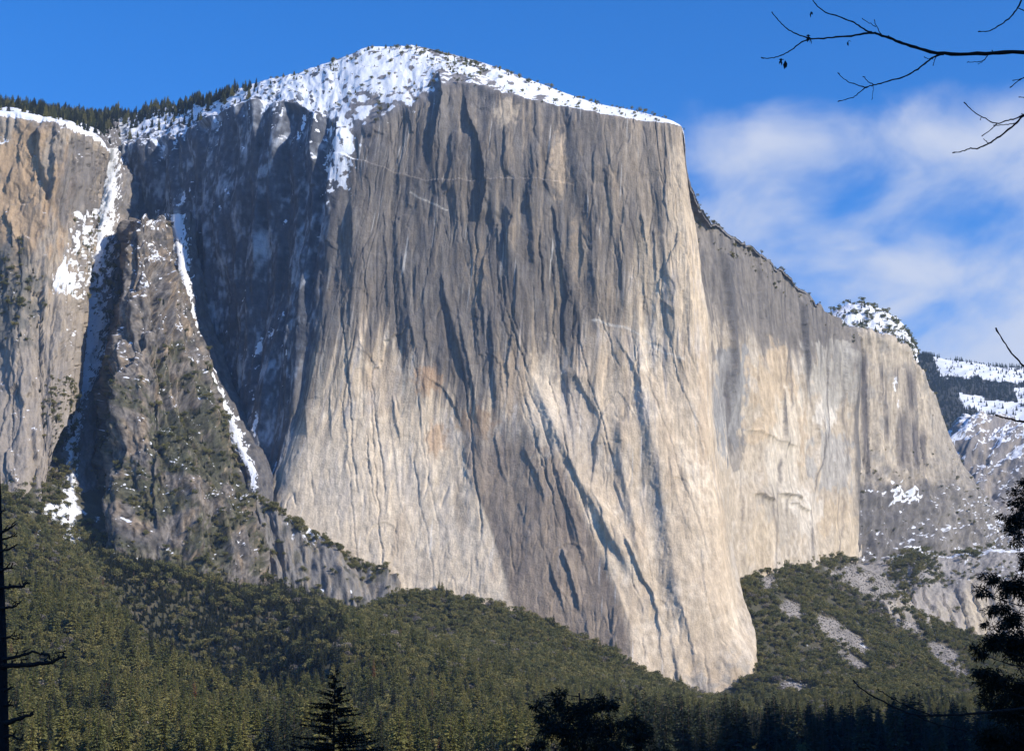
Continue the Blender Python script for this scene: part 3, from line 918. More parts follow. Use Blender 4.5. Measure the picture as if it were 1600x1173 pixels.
# ---- pinnacle ridge
PV = [340, 400, 480, 560, 650, 740, 830, 930]
LE = [204, 193, 173, 151, 131, 113, 108, 104]
CR = [214, 206, 200, 196, 190, 186, 184, 180]
RE = [256, 260, 274, 294, 326, 362, 392, 402]
RB = [261, 266, 282, 304, 338, 376, 412, 432]
YC = [2850, 2795, 2725, 2655, 2582, 2512, 2432, 2350]
rows = [[(u_, 354, 3000) for u_ in (206, 210, 216, 230, 245, 256, 262)]]
for r in range(8):
    w_ = RE[r] - CR[r]
    top_ = [10, 8, 2, -3, 2, 5, 14] if r == 0 else [0] * 7
    rows.append([(u_, PV[r] + top_[k], YC[r] + y_) for k, (u_, y_) in enumerate([(LE[r], 330), ((LE[r] + CR[r]) / 2 + 2, 130), (CR[r], 10), (CR[r] + w_ * .32, -25), (CR[r] + w_ * .68, 15), (RE[r], 95), (RB[r], 260)])])
pn = surface(lattice(rows), 1.4)
a_ = pn.s; b_ = pn.h
rag = fbm(a_ / 40, b_ / 60, 3, 251) * 16
jx = a_ + fbm(a_ / 14, b_ / 26, 3, 250) * 7; jy = b_ + fbm(a_ / 18, b_ / 18, 3, 252) * 12
d = fbm((a_ + rag) / 100, b_ / 400, 2, 253) * 12 + spikes(a_ + rag, b_, 62, 190, 255) * 34 + spikes(jx, jy, 28, 78, 257) * 14 + spikes(jx, jy, 12, 30, 259) * 4.5
d += plates(jx, jy, 10, 34, 19, 1.3) * 1.2
for pts, A, L in [([(252, 430), (246, 480), (226, 550), (206, 620), (190, 690)], 34, 34), ([(222, 455), (208, 520), (192, 590)], 20, 24), ([(216, 350), (212, 390), (206, 430)], 14, 16), ([(234, 370), (232, 420)], 9, 14),
                  ([(246, 700), (240, 760), (244, 820)], 22, 30), ([(200, 720), (192, 780), (176, 850)], 22, 26), ([(376, 765), (380, 810), (384, 850)], 20, 24), ([(300, 700), (304, 760)], 12, 22), ([(282, 480), (292, 540)], 9, 18), ([(330, 760), (326, 830)], 12, 22)]:
    pv = [p[1] for p in pts]; pu = [p[0] for p in pts]
    x = pn.u - np.interp(pn.v, pv, pu) + fbm(pn.u / 9, pn.v / 14, 3, 254) * 5
    d += A * sstep(pn.v, pv[0] - 14, pv[0] + 20) * (1 - sstep(pn.v, pv[-1] - 20, pv[-1] + 14)) * np.where(x > 0, np.exp(-np.maximum(x, 0) / L), np.exp(np.minimum(x, 0) / 2)) * (pn.c > .8) * .6
lg = np.mod(b_ / 34 + fbm(a_ / 60, b_ / 60, 3, 259) * 1.6, 1.0)
saw = np.mod((a_ + rag * 1.4) / 30 + fbm(a_ / 60, b_ / 90, 2, 260), 1.0)
d *= sstep(pn.r, .2, 1.6) * .75 + .25
pn.d = d - 6
apply_disp(pn)
k = rock_mix(pn, 263, (.15, .135, .12), (.215, .17, .122), (.07, .068, .066), 16, 40)
veg = sstep(fbm(a_ / 60, b_ / 50, 4, 265) + .6 * sstep(pn.v, 480, 620) + .6 * blob(pn.u, pn.v, 300, 690, 80, 60) - .35, 0, .4) * sstep(pn.n[..., 2], .0, .4)
k = lerp3(k, C3(.055, .058, .03), veg * .8)
k = k * (1 + .9 * fbm(a_ / 5, b_ / 16, 4, 264) + .5 * fbm(a_ / 3, b_ / 4, 2, 266))[..., None]
sn = sstep(pn.n[..., 2], .28, .75) * .40 + fbm(a_ / 20, b_ / 24, 3, 267) * .22 + fbm(a_ / 5, b_ / 5, 4, 268) * .42 + .02 - sstep(pn.v, 400, 900) * .12
sn += blob(pn.u, pn.v, 225, 380, 28, 70) * .12
pin_obj = surf_obj('rock_pinnacle', pn, ROUGH_ROCK, 'craggy rock pinnacle ridge dusted with snow left of the great wall', k, sn)
pn.veg = veg

# ---- snow couloir between the pinnacle and the great wall
rows = [[(253, 330, 3065), (275, 335, 3035), (303, 330, 3065)], [(261, 430, 2965), (288, 430, 2945), (318, 430, 2995)], [(278, 520, 2900), (306, 520, 2885), (338, 520, 2945)],
        [(313, 620, 2805), (341, 620, 2790), (375, 620, 2850)], [(353, 690, 2715), (379, 690, 2700), (408, 690, 2755)], [(375, 740, 2645), (398, 740, 2630), (425, 740, 2665)],
        [(380, 820, 2555), (402, 820, 2545), (430, 820, 2575)]]
co = surface(lattice(rows), 1.8)
co.d = fbm(co.s / 22, co.h / 30, 4, 271) * 4 + (spikes(co.s, co.h, 16, 26, 272) * 6 + spikes(co.s, co.h, 7, 10, 274) * 2 - 3) * sstep(np.abs(co.u - np.interp(co.v, [330, 430, 520, 620, 690, 740, 820], [275, 287, 306, 344, 372, 396, 402])), 3, 12)
apply_disp(co)
k = rock_mix(co, 273, (.13, .125, .125), (.17, .155, .14), (.08, .078, .08), 8, 18)
mid = np.interp(co.v, [330, 430, 520, 620, 690, 740, 820], [275, 287, 306, 344, 372, 396, 402])
wid = np.interp(co.v, [330, 430, 520, 600, 650, 690, 740, 780], [14, 11, 6, 7, 12, 11, 6, 2])
surf_obj('snow_couloir', co, ROUGH_ROCK, 'narrow snow couloir at the foot of the shaded wall', k, .84 - np.abs(co.u - mid) / wid * .42 + fbm(co.s / 12, co.h / 16, 3, 275) * .4 + fbm(co.s / 4, co.h / 5, 3, 277) * .4)

# ---- low grey cliff under the left end of the wall
LU = [378, 396, 428, 480, 540, 590, 628, 650]
LV = [735, 765, 800, 826, 868, 890, 912, 930]
LY = [2680, 2600, 2572, 2565, 2562, 2568, 2582, 2600]
BV = [905, 930, 965, 1000, 1000, 975, 955, 945]
BY = [2590, 2480, 2440, 2436, 2446, 2480, 2550, 2600]
BU = [372, 402, 448, 505, 560, 600, 632, 650]
rows = [[(LU[k], LV[k] - 3, LY[k] + 60) for k in range(8)]]
for t in (1, .75, .5, .25, 0, -.2):
    rows.append([(BU[k] + (LU[k] - BU[k]) * t, BV[k] + (LV[k] - BV[k]) * t, BY[k] + (LY[k] - BY[k]) * (t ** 1.0 if t > 0 else t)) for k in range(8)])
lc = surface(lattice(rows), 1.8)
a_, b_ = lc.s, lc.h
rag = fbm(a_ / 30, b_ / 40, 3, 281) * 12
lc.d = (fbm((a_ + rag) / 60, b_ / 120, 3, 283) * 12 + spikes(a_ + rag + b_ * .3, b_, 44, 90, 285) * 18 + spikes(a_ + rag * .5, b_, 16, 34, 287) * 7 + spikes(a_, b_, 7, 14, 288) * 2.4 - 8) * sstep(lc.r, .3, 1.2)
apply_disp(lc)
k = rock_mix(lc, 289, (.20, .19, .178), (.25, .22, .185), (.12, .117, .113), 10, 24)
sn = sstep(lc.n[..., 2], .5, .9) * .4 + fbm(a_ / 10, b_ / 12, 5, 291) * .25
sn += blob(lc.u, lc.v, 478, 838, 34, 20) * .4 + blob(lc.u, lc.v, 520, 920, 40, 16) * .35 + blob(lc.u, lc.v, 450, 818, 14, 10) * .3
lc.veg = sstep(fbm(a_ / 26, b_ / 26, 4, 293), .05, .4) * sstep(lc.n[..., 2], .15, .5)
k = lerp3(k, C3(.06, .062, .035), lc.veg * .6)
surf_obj('low_cliff', lc, ROUGH_ROCK, 'low grey cliff band at the foot of the wall above the dark hollow', k, sn)

# ---- far buttress beyond the right-hand face
us = [1322, 1350, 1388, 1418, 1438, 1462, 1486, 1512]
vr = [516, 521, 530, 548, 582, 632, 702, 780]
yr = [3420, 3430, 3480, 3550, 3620, 3720, 3850, 4000]
ub = [1330, 1350, 1395, 1440, 1485, 1530, 1575, 1625]
vb = [878, 874, 868, 864, 862, 862, 860, 858]
yb = [3235, 3240, 3300, 3370, 3440, 3520, 3610, 3720]
rows = []
for t in (-.12, 0, .2, .4, .6, .8, .93, 1.0):
    g = 1 - (1 - t) ** 1.5
    rows.append([(ub[k] + (us[k] - ub[k]) * t, vb[k] + (vr[k] - vb[k]) * t, yb[k] + (yr[k] - yb[k]) * g) for k in range(8)])
rows.append([(us[k] - 2, vr[k] - 5, yr[k] + 60) for k in range(8)])
rows.append([(us[k] - 4, vr[k] + 2, yr[k] + 350) for k in range(8)])
fb = surface(lattice(rows), 1.8)
a_, b_ = fb.s, fb.h
bu, bv = fb.u.copy(), fb.v.copy()
rag = fbm(a_ / 50, b_ / 70, 3, 301) * 14
jx = a_ + fbm(a_ / 14, b_ / 30, 3, 300) * 6; jy = b_ + fbm(a_ / 20, b_ / 20, 3, 302) * 14
fb.d = fbm((a_ + rag) / 80, b_ / 400, 3, 303) * 9 + (1 - np.mod((a_ + rag * 1.3) / 46, 1)) * 3 + plates(jx, jy, 26, 110, 31, 1.5) * 2.6 + plates(jx, jy, 10, 32, 33, 1.2) * 1.1 + sstep(bv, 700, 780) * (fbm(a_ / 50, b_ / 40, 4, 307) * 12 + spikes(jx, jy, 34, 60, 35) * 14 + spikes(jx, jy, 13, 20, 37) * 4)
apply_disp(fb)
k = rock_mix(fb, 309, (.40, .345, .27), (.44, .38, .30), (.27, .25, .22), 14, 50)
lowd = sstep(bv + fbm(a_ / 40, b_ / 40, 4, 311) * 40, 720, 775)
k = lerp3(k, C3(.125, .12, .12), lowd * .9)  # foot darkened in colour to suggest the shadowed end of the wall
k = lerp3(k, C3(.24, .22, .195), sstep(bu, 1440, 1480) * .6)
st = fbm((a_ + rag * .3) / 8, b_ / 300, 4, 313)
for uu, v0, v1, w in [(1345, 540, 760, 7), (1406, 630, 745, 8), (1424, 640, 750, 8), (1440, 660, 745, 5), (1376, 560, 700, 3), (1416, 560, 660, 8), (1395, 560, 620, 4)]:
    k = lerp3(k, C3(.085, .08, .085), np.exp(-((bu - uu - (bv - v0) * .06 + st * 6) / w) ** 2) * sstep(bv, v0, v0 + 30) * (1 - sstep(bv, v1 - 30, v1)) * .95)
k = k * (1 + .35 * fbm(bu / 3.2, bv / 60, 3, 319) + .2 * fbm(a_ / 6, b_ / 8, 3, 318))[..., None]
sn = sstep(fb.n[..., 2], .45, .8) * (.2 + .3 * lowd) + fbm(a_ / 14, b_ / 16, 3, 315) * .18 + lowd * fbm(a_ / 4, b_ / 5, 3, 316) * .30 + sstep(fb.r, 7.0, 7.5) * .2
sn += blob(bu, bv, 1408, 775, 26, 22, fbm(a_ / 20, b_ / 20, 3, 317) * .8) * (.5 + .35 * fbm(a_ / 12, b_ / 14, 3, 320)) + blob(bu, bv, 1395, 600, 5, 20) * .5 + blob(bu, bv, 1404, 630, 8, 14) * .4 + blob(bu, bv, 1432, 862, 26, 8) * .5
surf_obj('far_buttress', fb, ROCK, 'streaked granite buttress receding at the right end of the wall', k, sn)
fb.bu, fb.bv = bu, bv

# ---- snowy wooded cap above it
us = [1270, 1300, 1320, 1345, 1375, 1402, 1420, 1432]
vs = [500, 486, 478, 476, 484, 500, 522, 556]
rows = [[(us[k], 575, 3640) for k in range(8)], [(us[k], 540 if k < 7 else 570, 3680) for k in range(8)],
        [(us[k] + 1, (vs[k] + 545) / 2, 3760) for k in range(8)], [(us[k], vs[k], 3880) for k in range(8)], [(us[k], vs[k] + 8, 4200) for k in range(8)]]
cap_ = surface(lattice(rows), 1.8)
cap_.d = fbm(cap_.s / 30, cap_.h / 30, 4, 321) * 8
apply_disp(cap_)
surf_obj('summit_cap', cap_, ROUGH_ROCK, 'rounded snowy cap with scrub above the far buttress', rock_mix(cap_, 323, (.2, .18, .17), (.3, .26, .2), (.15, .14, .14)), .66 + fbm(cap_.s / 16, cap_.h / 12, 5, 325) * .35)

# ---- snow-dusted mountain behind, right edge
us = [1440, 1475, 1500, 1530, 1570, 1610, 1680, 1800, 1950]
vs = [735, 690, 655, 645, 650, 668, 690, 720, 745]
rows = [[(us[k] + 20, 900, 4050) for k in range(9)], [(us[k] + 15, 840, 4150) for k in range(9)], [(us[k] + 8, (vs[k] + 880) / 2 + 20, 4330) for k in range(9)],
        [(us[k], vs[k] * .75 + 880 * .25, 4450) for k in range(9)], [(us[k], vs[k], 4700) for k in range(9)], [(us[k], vs[k] + 20, 5300) for k in range(9)]]
mm = surface(lattice(rows), 1.8)
a_, b_ = mm.s, mm.h
jx = a_ - b_ * .5 + fbm(a_ / 30, b_ / 30, 3, 330) * 16; jy = b_ + fbm(a_ / 30, b_ / 30, 3, 332) * 16
mm.d = fbm((a_ - b_ * .4) / 160, b_ / 200, 4, 331) * 50 + ridged((a_ - b_ * .5) / 80, b_ / 140, 4, 333) * 16 + spikes(jx, jy, 60, 90, 41) * 24 + spikes(jx, jy, 22, 30, 43) * 7
apply_disp(mm)
k = rock_mix(mm, 337, (.21, .195, .19), (.27, .235, .20), (.14, .135, .14), 30, 70)
sn = sstep(mm.n[..., 2], .2, .8) * .34 + fbm(a_ / 40, b_ / 26, 3, 339) * .22 + fbm(a_ / 8, b_ / 7, 4, 338) * .42 + (1 - sstep(mm.v, 690, 800)) * .20
surf_obj('snowy_mountain', mm, ROUGH_ROCK, 'rocky mountainside dusted with snow behind the right end of the wall', k, sn)

# ---- distant forested ridge with snowfields
us = [1380, 1430, 1460, 1500, 1550, 1600, 1700, 1850, 2000]
vs = [556, 557, 560, 564, 570, 574, 580, 586, 590]
rows = [[(us[k], 800, 6000) for k in range(9)], [(us[k], 700, 6300) for k in range(9)], [(us[k], 640, 6700) for k in range(9)], [(us[k], 600, 7100) for k in range(9)],
        [(us[k], vs[k], 7600) for k in range(9)], [(us[k], vs[k] + 10, 8600) for k in range(9)]]
fr = surface(lattice(rows), 2.6)
fr.d = fbm(fr.s / 300, fr.h / 200, 4, 341) * 30
apply_disp(fr)
k = np.broadcast_to(C3(.06, .06, .055), fr.h.shape + (3,)).copy()
fr.clear = np.clip(poly_mask(fr.u, fr.v + fbm(fr.s / 70, fr.h / 40, 4, 343) * 9, [(1452, 545), (1700, 560), (1700, 600), (1540, 594), (1470, 588)])
                   + poly_mask(fr.u, fr.v + fbm(fr.s / 60, fr.h / 40, 4, 345) * 6, [(1496, 614), (1600, 634), (1760, 655), (1760, 690), (1600, 662), (1508, 636)])
                   + poly_mask(fr.u, fr.v, [(1585, 606), (1700, 604), (1700, 636), (1590, 630)]), 0, 1)
surf_obj('distant_ridge', fr, GROUND, 'distant blue forested ridge with bright snowfields at the right edge', k, .12 + .85 * fr.clear)

# ================================================================ ground: one sheet, valley floor to the foot of the cliffs
GP = [  # (u, v, Y)
    (-250, 800, 2480), (-250, 950, 1900), (-250, 1100, 1400), (-150, 1180, 900), (0, 770, 2440), (60, 760, 2455), (-20, 860, 2150), (90, 820, 2440), (110, 870, 2350), (170, 885, 2330), (260, 905, 2300), (330, 925, 2350), (398, 918, 2440),
    (40, 920, 2000), (110, 940, 1900), (200, 995, 1800), (300, 1052, 1680), (380, 1105, 1560), (450, 1150, 1400),
    (150, 905, 2180), (190, 990, 2200), (250, 1050, 2130), (310, 1110, 2020), (360, 1150, 1900), (430, 1175, 1740), (530, 985, 2000), (520, 1022, 1820), (505, 1075, 1640), (390, 1060, 2150), (330, 1000, 2220),
    (0, 1010, 1650), (100, 1045, 1560), (200, 1100, 1400), (300, 1135, 1280), (0, 1100, 1300), (100, 1160, 1080), (0, 1185, 960), (300, 1180, 1000), (500, 1182, 980),
    (440, 935, 2400), (480, 945, 2310), (512, 962, 2160), (560, 975, 2400), (600, 948, 2500), (640, 925, 2572), (705, 937, 2555), (800, 960, 2535), (880, 990, 2518), (960, 1027, 2498), (1040, 1070, 2478), (1105, 1097, 2462), (1150, 1098, 2455),
    (630, 1020, 2080), (625, 1070, 1800), (650, 1000, 2330), (700, 1060, 2080), (750, 1110, 1750), (820, 1020, 2330), (850, 1080, 2050), (930, 1070, 2240), (950, 1120, 1850), (1050, 1115, 2150), (1100, 1150, 1800), (650, 1165, 1250), (850, 1170, 1300), (1000, 1165, 1500),
    (1178, 1045, 2520), (1175, 990, 2640), (1165, 945, 2690), (1195, 922, 2780), (1240, 905, 2890), (1285, 890, 3010), (1330, 884, 3110), (1200, 1090, 2380), (1230, 1020, 2620), (1300, 960, 2880), (1300, 1040, 2620), (1350, 1000, 2800), (1350, 1085, 2450),
    (1420, 1000, 2920), (1420, 1060, 2650), (1500, 1030, 2880), (1500, 1080, 2600), (1600, 1050, 2900), (1600, 1110, 2400), (1750, 1060, 3000), (1900, 1070, 3000), (1300, 1130, 2000), (1500, 1140, 1900), (1700, 1150, 1800),
    (1370, 950, 2990), (1480, 970, 3060), (1560, 990, 3080),
]
gpts = np.array([at(*p) for p in GP])
extra = []
for x in (-500, -250, 0, 250, 450):
    for y in (-500, -200, 100, 400, 700):
        extra.append((x, y, 0.0 + max(0, -x - 250) * .08))
for x in (-1500, -900, -400, 200, 800, 1500, 2200):
    extra.append((x, 4200, 620 if x < 1000 else 520))
    extra.append((x, -1200, 0))
for x, z in ((-1500, 600), ):
    for y in (-600, 0, 600, 1200, 1900, 2800, 3500):
        extra.append((x, y, z * (.55 + .1 * (y > 1000))))
for y in (-600, 0, 600, 1200, 1700):
    extra.append((1200, y, 20)); extra.append((2000, y, 60))
extra += [(2200, 3000, 330), (2200, 2400, 200), (0, 3300, 420), (-600, 3300, 560), (600, 3500, 480)]
gpts = np.concatenate([gpts, np.array(extra, float)])
# thin-plate spline through the levelled points
GX0 = gpts[:, :2] / 1000.0


def tps(r2):
    return np.where(r2 > 1e-12, .5 * r2 * np.log(np.maximum(r2, 1e-12)), 0)


nP = len(gpts)
K = tps(((GX0[:, None] - GX0[None]) ** 2).sum(-1)) + np.eye(nP) * 0.0015
A_ = np.zeros((nP + 3, nP + 3))
A_[:nP, :nP] = K
A_[:nP, nP] = 1; A_[:nP, nP + 1:] = GX0
A_[nP, :nP] = 1; A_[nP + 1:, :nP] = GX0.T
W_ = np.linalg.solve(A_, np.concatenate([gpts[:, 2], np.zeros(3)]))


def ground_z(x, y):
    x = np.asarray(x, float); y = np.asarray(y, float)
    sh = x.shape
    q = np.stack([np.clip(x, -1500, 2200).ravel() / 1000, np.clip(y, -1200, 4200).ravel() / 1000], -1)
    out = np.empty(len(q))
    for i in range(0, len(q), 20000):
        c = q[i:i + 20000]
        out[i:i + 20000] = tps(((c[:, None] - GX0[None]) ** 2).sum(-1)) @ W_[:nP] + W_[nP] + c @ W_[nP + 1:]
    z = out.reshape(sh)
    z = np.maximum(z, -1.0)
    amp = sstep(y, 500, 1200)
    z = z + amp * (fbm(x / 160, y / 160, 4, 401) * 13 + fbm(x / 30, y / 30, 3, 403) * 2.0)
    near = 1 - sstep(np.hypot(x, y - 20), 60, 400)
    return z * (1 - near) + near * (0.15 * fbm(x / 6, y / 6, 2, 405))


gx = np.concatenate([[-14000, -9000, -5000, -3000, -2000], np.arange(-1500, 2200, 11.0), [2200, 3000, 5000, 9000, 14000]])
gy = np.concatenate([[-14000, -9000, -5000, -2500, -1200], np.arange(-1100, 700, 60.0), np.arange(700, 3500, 11.0), [3600, 3800, 4200, 6000, 9000, 14000]])
XX, YY = np.meshgrid(gx, gy)
ZZ = ground_z(XX, YY)
gr = Surf(); gr.P = np.stack([XX, YY, ZZ], -1)
gr.n = grid_normals(gr.P)
gr.n *= np.sign(gr.n[..., 2:3])
gr.u, gr.v = proj(gr.P)
gk = np.broadcast_to(C3(.075, .072, .045), XX.shape + (3,)).copy()
gk = lerp3(gk, C3(.11, .095, .065), sstep(fbm(XX / 40, YY / 40, 4, 411), 0, .5))
TALUS = [[(1290, 890), (1340, 880), (1420, 885), (1400, 925), (1430, 950), (1380, 960), (1360, 935), (1310, 905)],
         [(1298, 1008), (1330, 1022), (1365, 1046), (1345, 1056), (1310, 1030)],
         [(1270, 962), (1300, 965), (1350, 1000), (1356, 1024), (1310, 1010), (1280, 985)],
         [(1455, 1000), (1500, 1020), (1520, 1062), (1480, 1055), (1450, 1020)],
         [(1188, 898), (1215, 900), (1212, 918), (1186, 922)], [(1370, 945), (1420, 960), (1450, 1000), (1420, 990), (1385, 965)],
         [(1215, 935), (1250, 945), (1255, 975), (1225, 965)], [(1220, 1062), (1275, 1075), (1270, 1090), (1225, 1082)]]
wob = fbm(XX / 22, YY / 22, 4, 413) * 9
tal = np.zeros(XX.shape)
for p in TALUS:
    tal = np.maximum(tal, poly_mask(gr.u + wob, gr.v + wob * .6, p))
tal = tal * (YY > 2000)
gk = lerp3(gk, C3(.25, .23, .21) * (1 + .5 * fbm(XX / 8, YY / 8, 3, 415)[..., None]), tal)
gr.tal = tal
gsn = .16 + fbm(XX / 26, YY / 26, 5, 417) * .30 * sstep(YY, 1500, 2300)
gsn += .16 * sstep(gr.u, 1130, 1200) * sstep(YY, 2300, 2700)
gsn += .22 * (1 - sstep(gr.u, 100, 260)) * sstep(YY, 2050, 2250)
for cu, cv, ru, rv, a in [(110, 800, 10, 60, .30), (118, 848, 10, 20, .30), (75, 795, 40, 14, .2), (320, 850, 16, 14, .4), (1240, 1070, 24, 14, .2)]:
    gsn += blob(gr.u, gr.v, cu, cv, ru, rv) * a * (YY > 1900)
f = grid_faces(*XX.shape)[:, ::1]
ground = mesh_obj('ground', gr.P, f, GROUND, {'rock': ('FLOAT_COLOR', np.clip(gk, .01, .9)), 'snow': ('FLOAT', gsn)})
tag(ground, 'valley floor and forest slopes rising to the foot of the cliffs', None, None, 'structure')

# ---- ledge, talus and slabs below the far buttress
us = [1270, 1310, 1345, 1400, 1440, 1475, 1510, 1545, 1600, 1700, 1850]
vt = [893, 884, 876, 868, 862, 872, 866, 860, 858, 855, 852]
rows = [[(us[k], vt[k] - 2, 3330 + (k > 3) * 40) for k in range(11)], [(us[k], vt[k], 3270) for k in range(11)],
        [(us[k], vt[k] + 26, 3170 + k * 4) for k in range(11)], [(us[k], vt[k] + 56, 3090 + k * 5) for k in range(11)],
        [(us[k] + 4, [905, 925, 940, 960, 985, 1000, 1010, 1018, 1025, 1030, 1030][k], [3080, 3030, 3010, 2990, 3000, 3015, 3030, 3040, 3060, 3080, 3100][k]) for k in range(11)],
        [(us[k] + 8, 1070, 2960 + k * 6) for k in range(11)]]
lt = surface(lattice(rows), 1.8)
a_, b_ = lt.s, lt.h
rag = fbm(a_ / 30, b_ / 40, 3, 421) * 10
slab_ = sstep(lt.r, 2.7, 3.3)
lt.d = fbm(a_ / 60, b_ / 60, 4, 423) * 9 + fbm(a_ / 10, b_ / 10, 4, 425) * 2.2 + slab_ * ((1 - np.mod((a_ + b_ * .35 + rag) / 34, 1)) * 7 + fbm((a_ + b_ * .3) / 14, b_ / 60, 3, 427) * 4)
lt.d *= sstep(lt.r, .1, 1.0)
apply_disp(lt)
k = rock_mix(lt, 429, (.33, .30, .27), (.38, .34, .28), (.24, .22, .20), 14, 40)
k = lerp3(k, C3(.30, .28, .26) * (1 + .5 * fbm(a_ / 5, b_ / 5, 3, 431)[..., None]), (1 - slab_))
k = lerp3(k, C3(.50, .43, .32), blob(lt.u, lt.v, 1525, 960, 24, 60, rag * .03) * .7)
sn = .5 * (1 - sstep(np.abs(lt.r - 1.0 - .12 * fbm(a_ / 50, b_ * 0, 2, 433)), .06, .2)) + .22 + fbm(a_ / 12, b_ / 10, 5, 435) * .32 + sstep(lt.u, 1440, 1500) * .12 * (1 - slab_) - slab_ * .18
surf_obj('talus_ledge', lt, ROUGH_ROCK, 'snow-lined talus ledge and pale slabs below the far buttress', k, sn)
lt.slab = slab_

# ---- the opposite wall of the valley, to the right of and behind the viewpoint: keeps the valley floor in its shade
us = np.array([900, 760, 640, 560, 520])
ys = np.array([-3600, -2600, -1700, -1000, -500, 0, 450, 850, 1150, 1400, 1650])
tops = np.array([700, 780, 840, 850, 830, 690, 650, 650, 600, 430, 120.0])
xb = np.array([380, 380, 380, 380, 390, 400, 430, 520, 640, 760, 900.0])
rows = []
for q, hq in ((0, -.03), (.12, .05), (.35, .30), (.62, .66), (.85, .92), (1.0, 1.0), (1.25, .98), (2.2, .7), (3.2, -.03)):
    rows.append([(xb[k] + q * 620, ys[k], tops[k] * hq) for k in range(len(ys))])
vw = surface(np.array(rows, float), 1, 30)
vw.n *= np.sign(np.mean(vw.n[..., 2]))
vw.d = fbm(vw.P[..., 1] / 260, vw.P[..., 0] / 260, 5, 441) * 25 * sstep(vw.h, 20, 200)
apply_disp(vw)
surf_obj('valley_side', vw, ROUGH_ROCK, 'shaded opposite side of the valley beyond the right of the frame', rock_mix(vw, 443, (.10, .10, .08), (.22, .20, .18), (.06, .065, .04), 80, 120), .2 + fbm(vw.s / 60, vw.h / 60, 4, 445) * .2)
# ================================================================ trees
class MB:
    """collects triangles"""
    def __init__(self):
        self.v = []; self.f = []; self.n = 0

    def add(self, verts, faces):
        self.v.append(np.asarray(verts, float)); self.f.append(np.asarray(faces, int) + self.n)
        self.n += len(verts)

    def tube(self, pts, rad, seg=6):
        pts = np.asarray(pts, float)
        n = len(pts)
        tg = np.gradient(pts, axis=0)
        tg /= np.linalg.norm(tg, axis=1, keepdims=True) + 1e-9
        ref = np.array([0, 0, 1.0]) if abs(tg[0][2]) < .8 else np.array([1.0, 0, 0])
        a = np.cross(tg, ref); a /= np.linalg.norm(a, axis=1, keepdims=True) + 1e-9
        b = np.cross(tg, a)
        th = np.arange(seg) / seg * 2 * np.pi
        ring = pts[:, None] + np.asarray(rad)[:, None, None] * (a[:, None] * np.cos(th)[None, :, None] + b[:, None] * np.sin(th)[None, :, None])
        V = ring.reshape(-1, 3)
        F_ = []
        for i in range(n - 1):
            for j in range(seg):
                p, q = i * seg + j, i * seg + (j + 1) % seg
                F_ += [(p, q, q + seg), (p, q + seg, p + seg)]
        V = np.concatenate([V, pts[:1], pts[-1:]])
        for j in range(seg):
            F_ += [(n * seg, (j + 1) % seg, j), (n * seg + 1, (n - 1) * seg + j, (n - 1) * seg + (j + 1) % seg)]
        self.add(V, F_)

    def sprays(self, p, dirs, length, width, bend=0.0):
        """leaf-like kites: base p, direction, length, width (arrays)"""
        p = np.asarray(p, float); d_ = np.asarray(dirs, float)
        d_ = d_ / (np.linalg.norm(d_, axis=1, keepdims=True) + 1e-9)
        r = rng.normal(size=d_.shape)
        sd = np.cross(d_, r); sd /= np.linalg.norm(sd, axis=1, keepdims=True) + 1e-9
        L = np.asarray(length)[:, None]; Wd = np.asarray(width)[:, None]
        mid_ = p + d_ * L * .5
        tip = p + d_ * L - np.array([0, 0, 1.0]) * L * bend
        V = np.stack([p, mid_ + sd * Wd, tip, mid_ - sd * Wd], 1).reshape(-1, 3)
        k_ = np.arange(len(p)) * 4
        F_ = np.concatenate([np.stack([k_, k_ + 1, k_ + 2], 1), np.stack([k_, k_ + 2, k_ + 3], 1)])
        self.add(V, F_)

    def mesh(self, name, mat):
        V = np.concatenate(self.v).astype(np.float32); F_ = np.concatenate(self.f).astype(np.int32)
        me = bpy.data.meshes.new(name)
        me.vertices.add(len(V)); me.vertices.foreach_set('co', V.ravel())
        me.loops.add(F_.size); me.loops.foreach_set('vertex_index', F_.ravel())
        me.polygons.add(len(F_)); me.polygons.foreach_set('loop_start', np.arange(0, F_.size, 3, dtype=np.int32))
        me.update(calc_edges=True)
        me.materials.append(mat)
        return me

    def build(self, name, mat, parent=None):
        o = bpy.data.objects.new(name, self.mesh(name, mat))
        col.objects.link(o)
        if parent is not None: o.parent = parent
        return o


def leaf_material(name, c0, c1, c2, rough=.8, trans=.12):
    m, t, b = new_mat(name)
    oi = N(t, 'ShaderNodeObjectInfo')
    ramp = N(t, 'ShaderNodeValToRGB')
    e = ramp.color_ramp.elements
    e[0].color = (*c0, 1); e[1].color = (*c2, 1)
    x = e.new(.55); x.color = (*c1, 1)
    t.links.new(oi.outputs['Random'], ramp.inputs[0])
    geo = N(t, 'ShaderNodeNewGeometry')
    nn = noise_node(t, geo.outputs['Position'], .35, 3, .6)
    f = math_node(t, 'MULTIPLY_ADD', nn, .9, .55)
    vm = N(t, 'ShaderNodeVectorMath', operation='SCALE')
    t.links.new(ramp.outputs[0], vm.inputs[0]); t.links.new(f, vm.inputs['Scale'])
    t.links.new(vm.outputs[0], b.inputs['Base Color'])
    b.inputs['Roughness'].default_value = rough
    out = [n for n in t.nodes if n.type == 'OUTPUT_MATERIAL'][0]
    tr_ = N(t, 'ShaderNodeBsdfTranslucent')
    t.links.new(vm.outputs[0], tr_.inputs['Color'])
    ms = N(t, 'ShaderNodeMixShader')
    ms.inputs[0].default_value = trans
    t.links.new(b.outputs[0], ms.inputs[1]); t.links.new(tr_.outputs[0], ms.inputs[2])
    t.links.new(ms.outputs[0], out.inputs['Surface'])
    return m


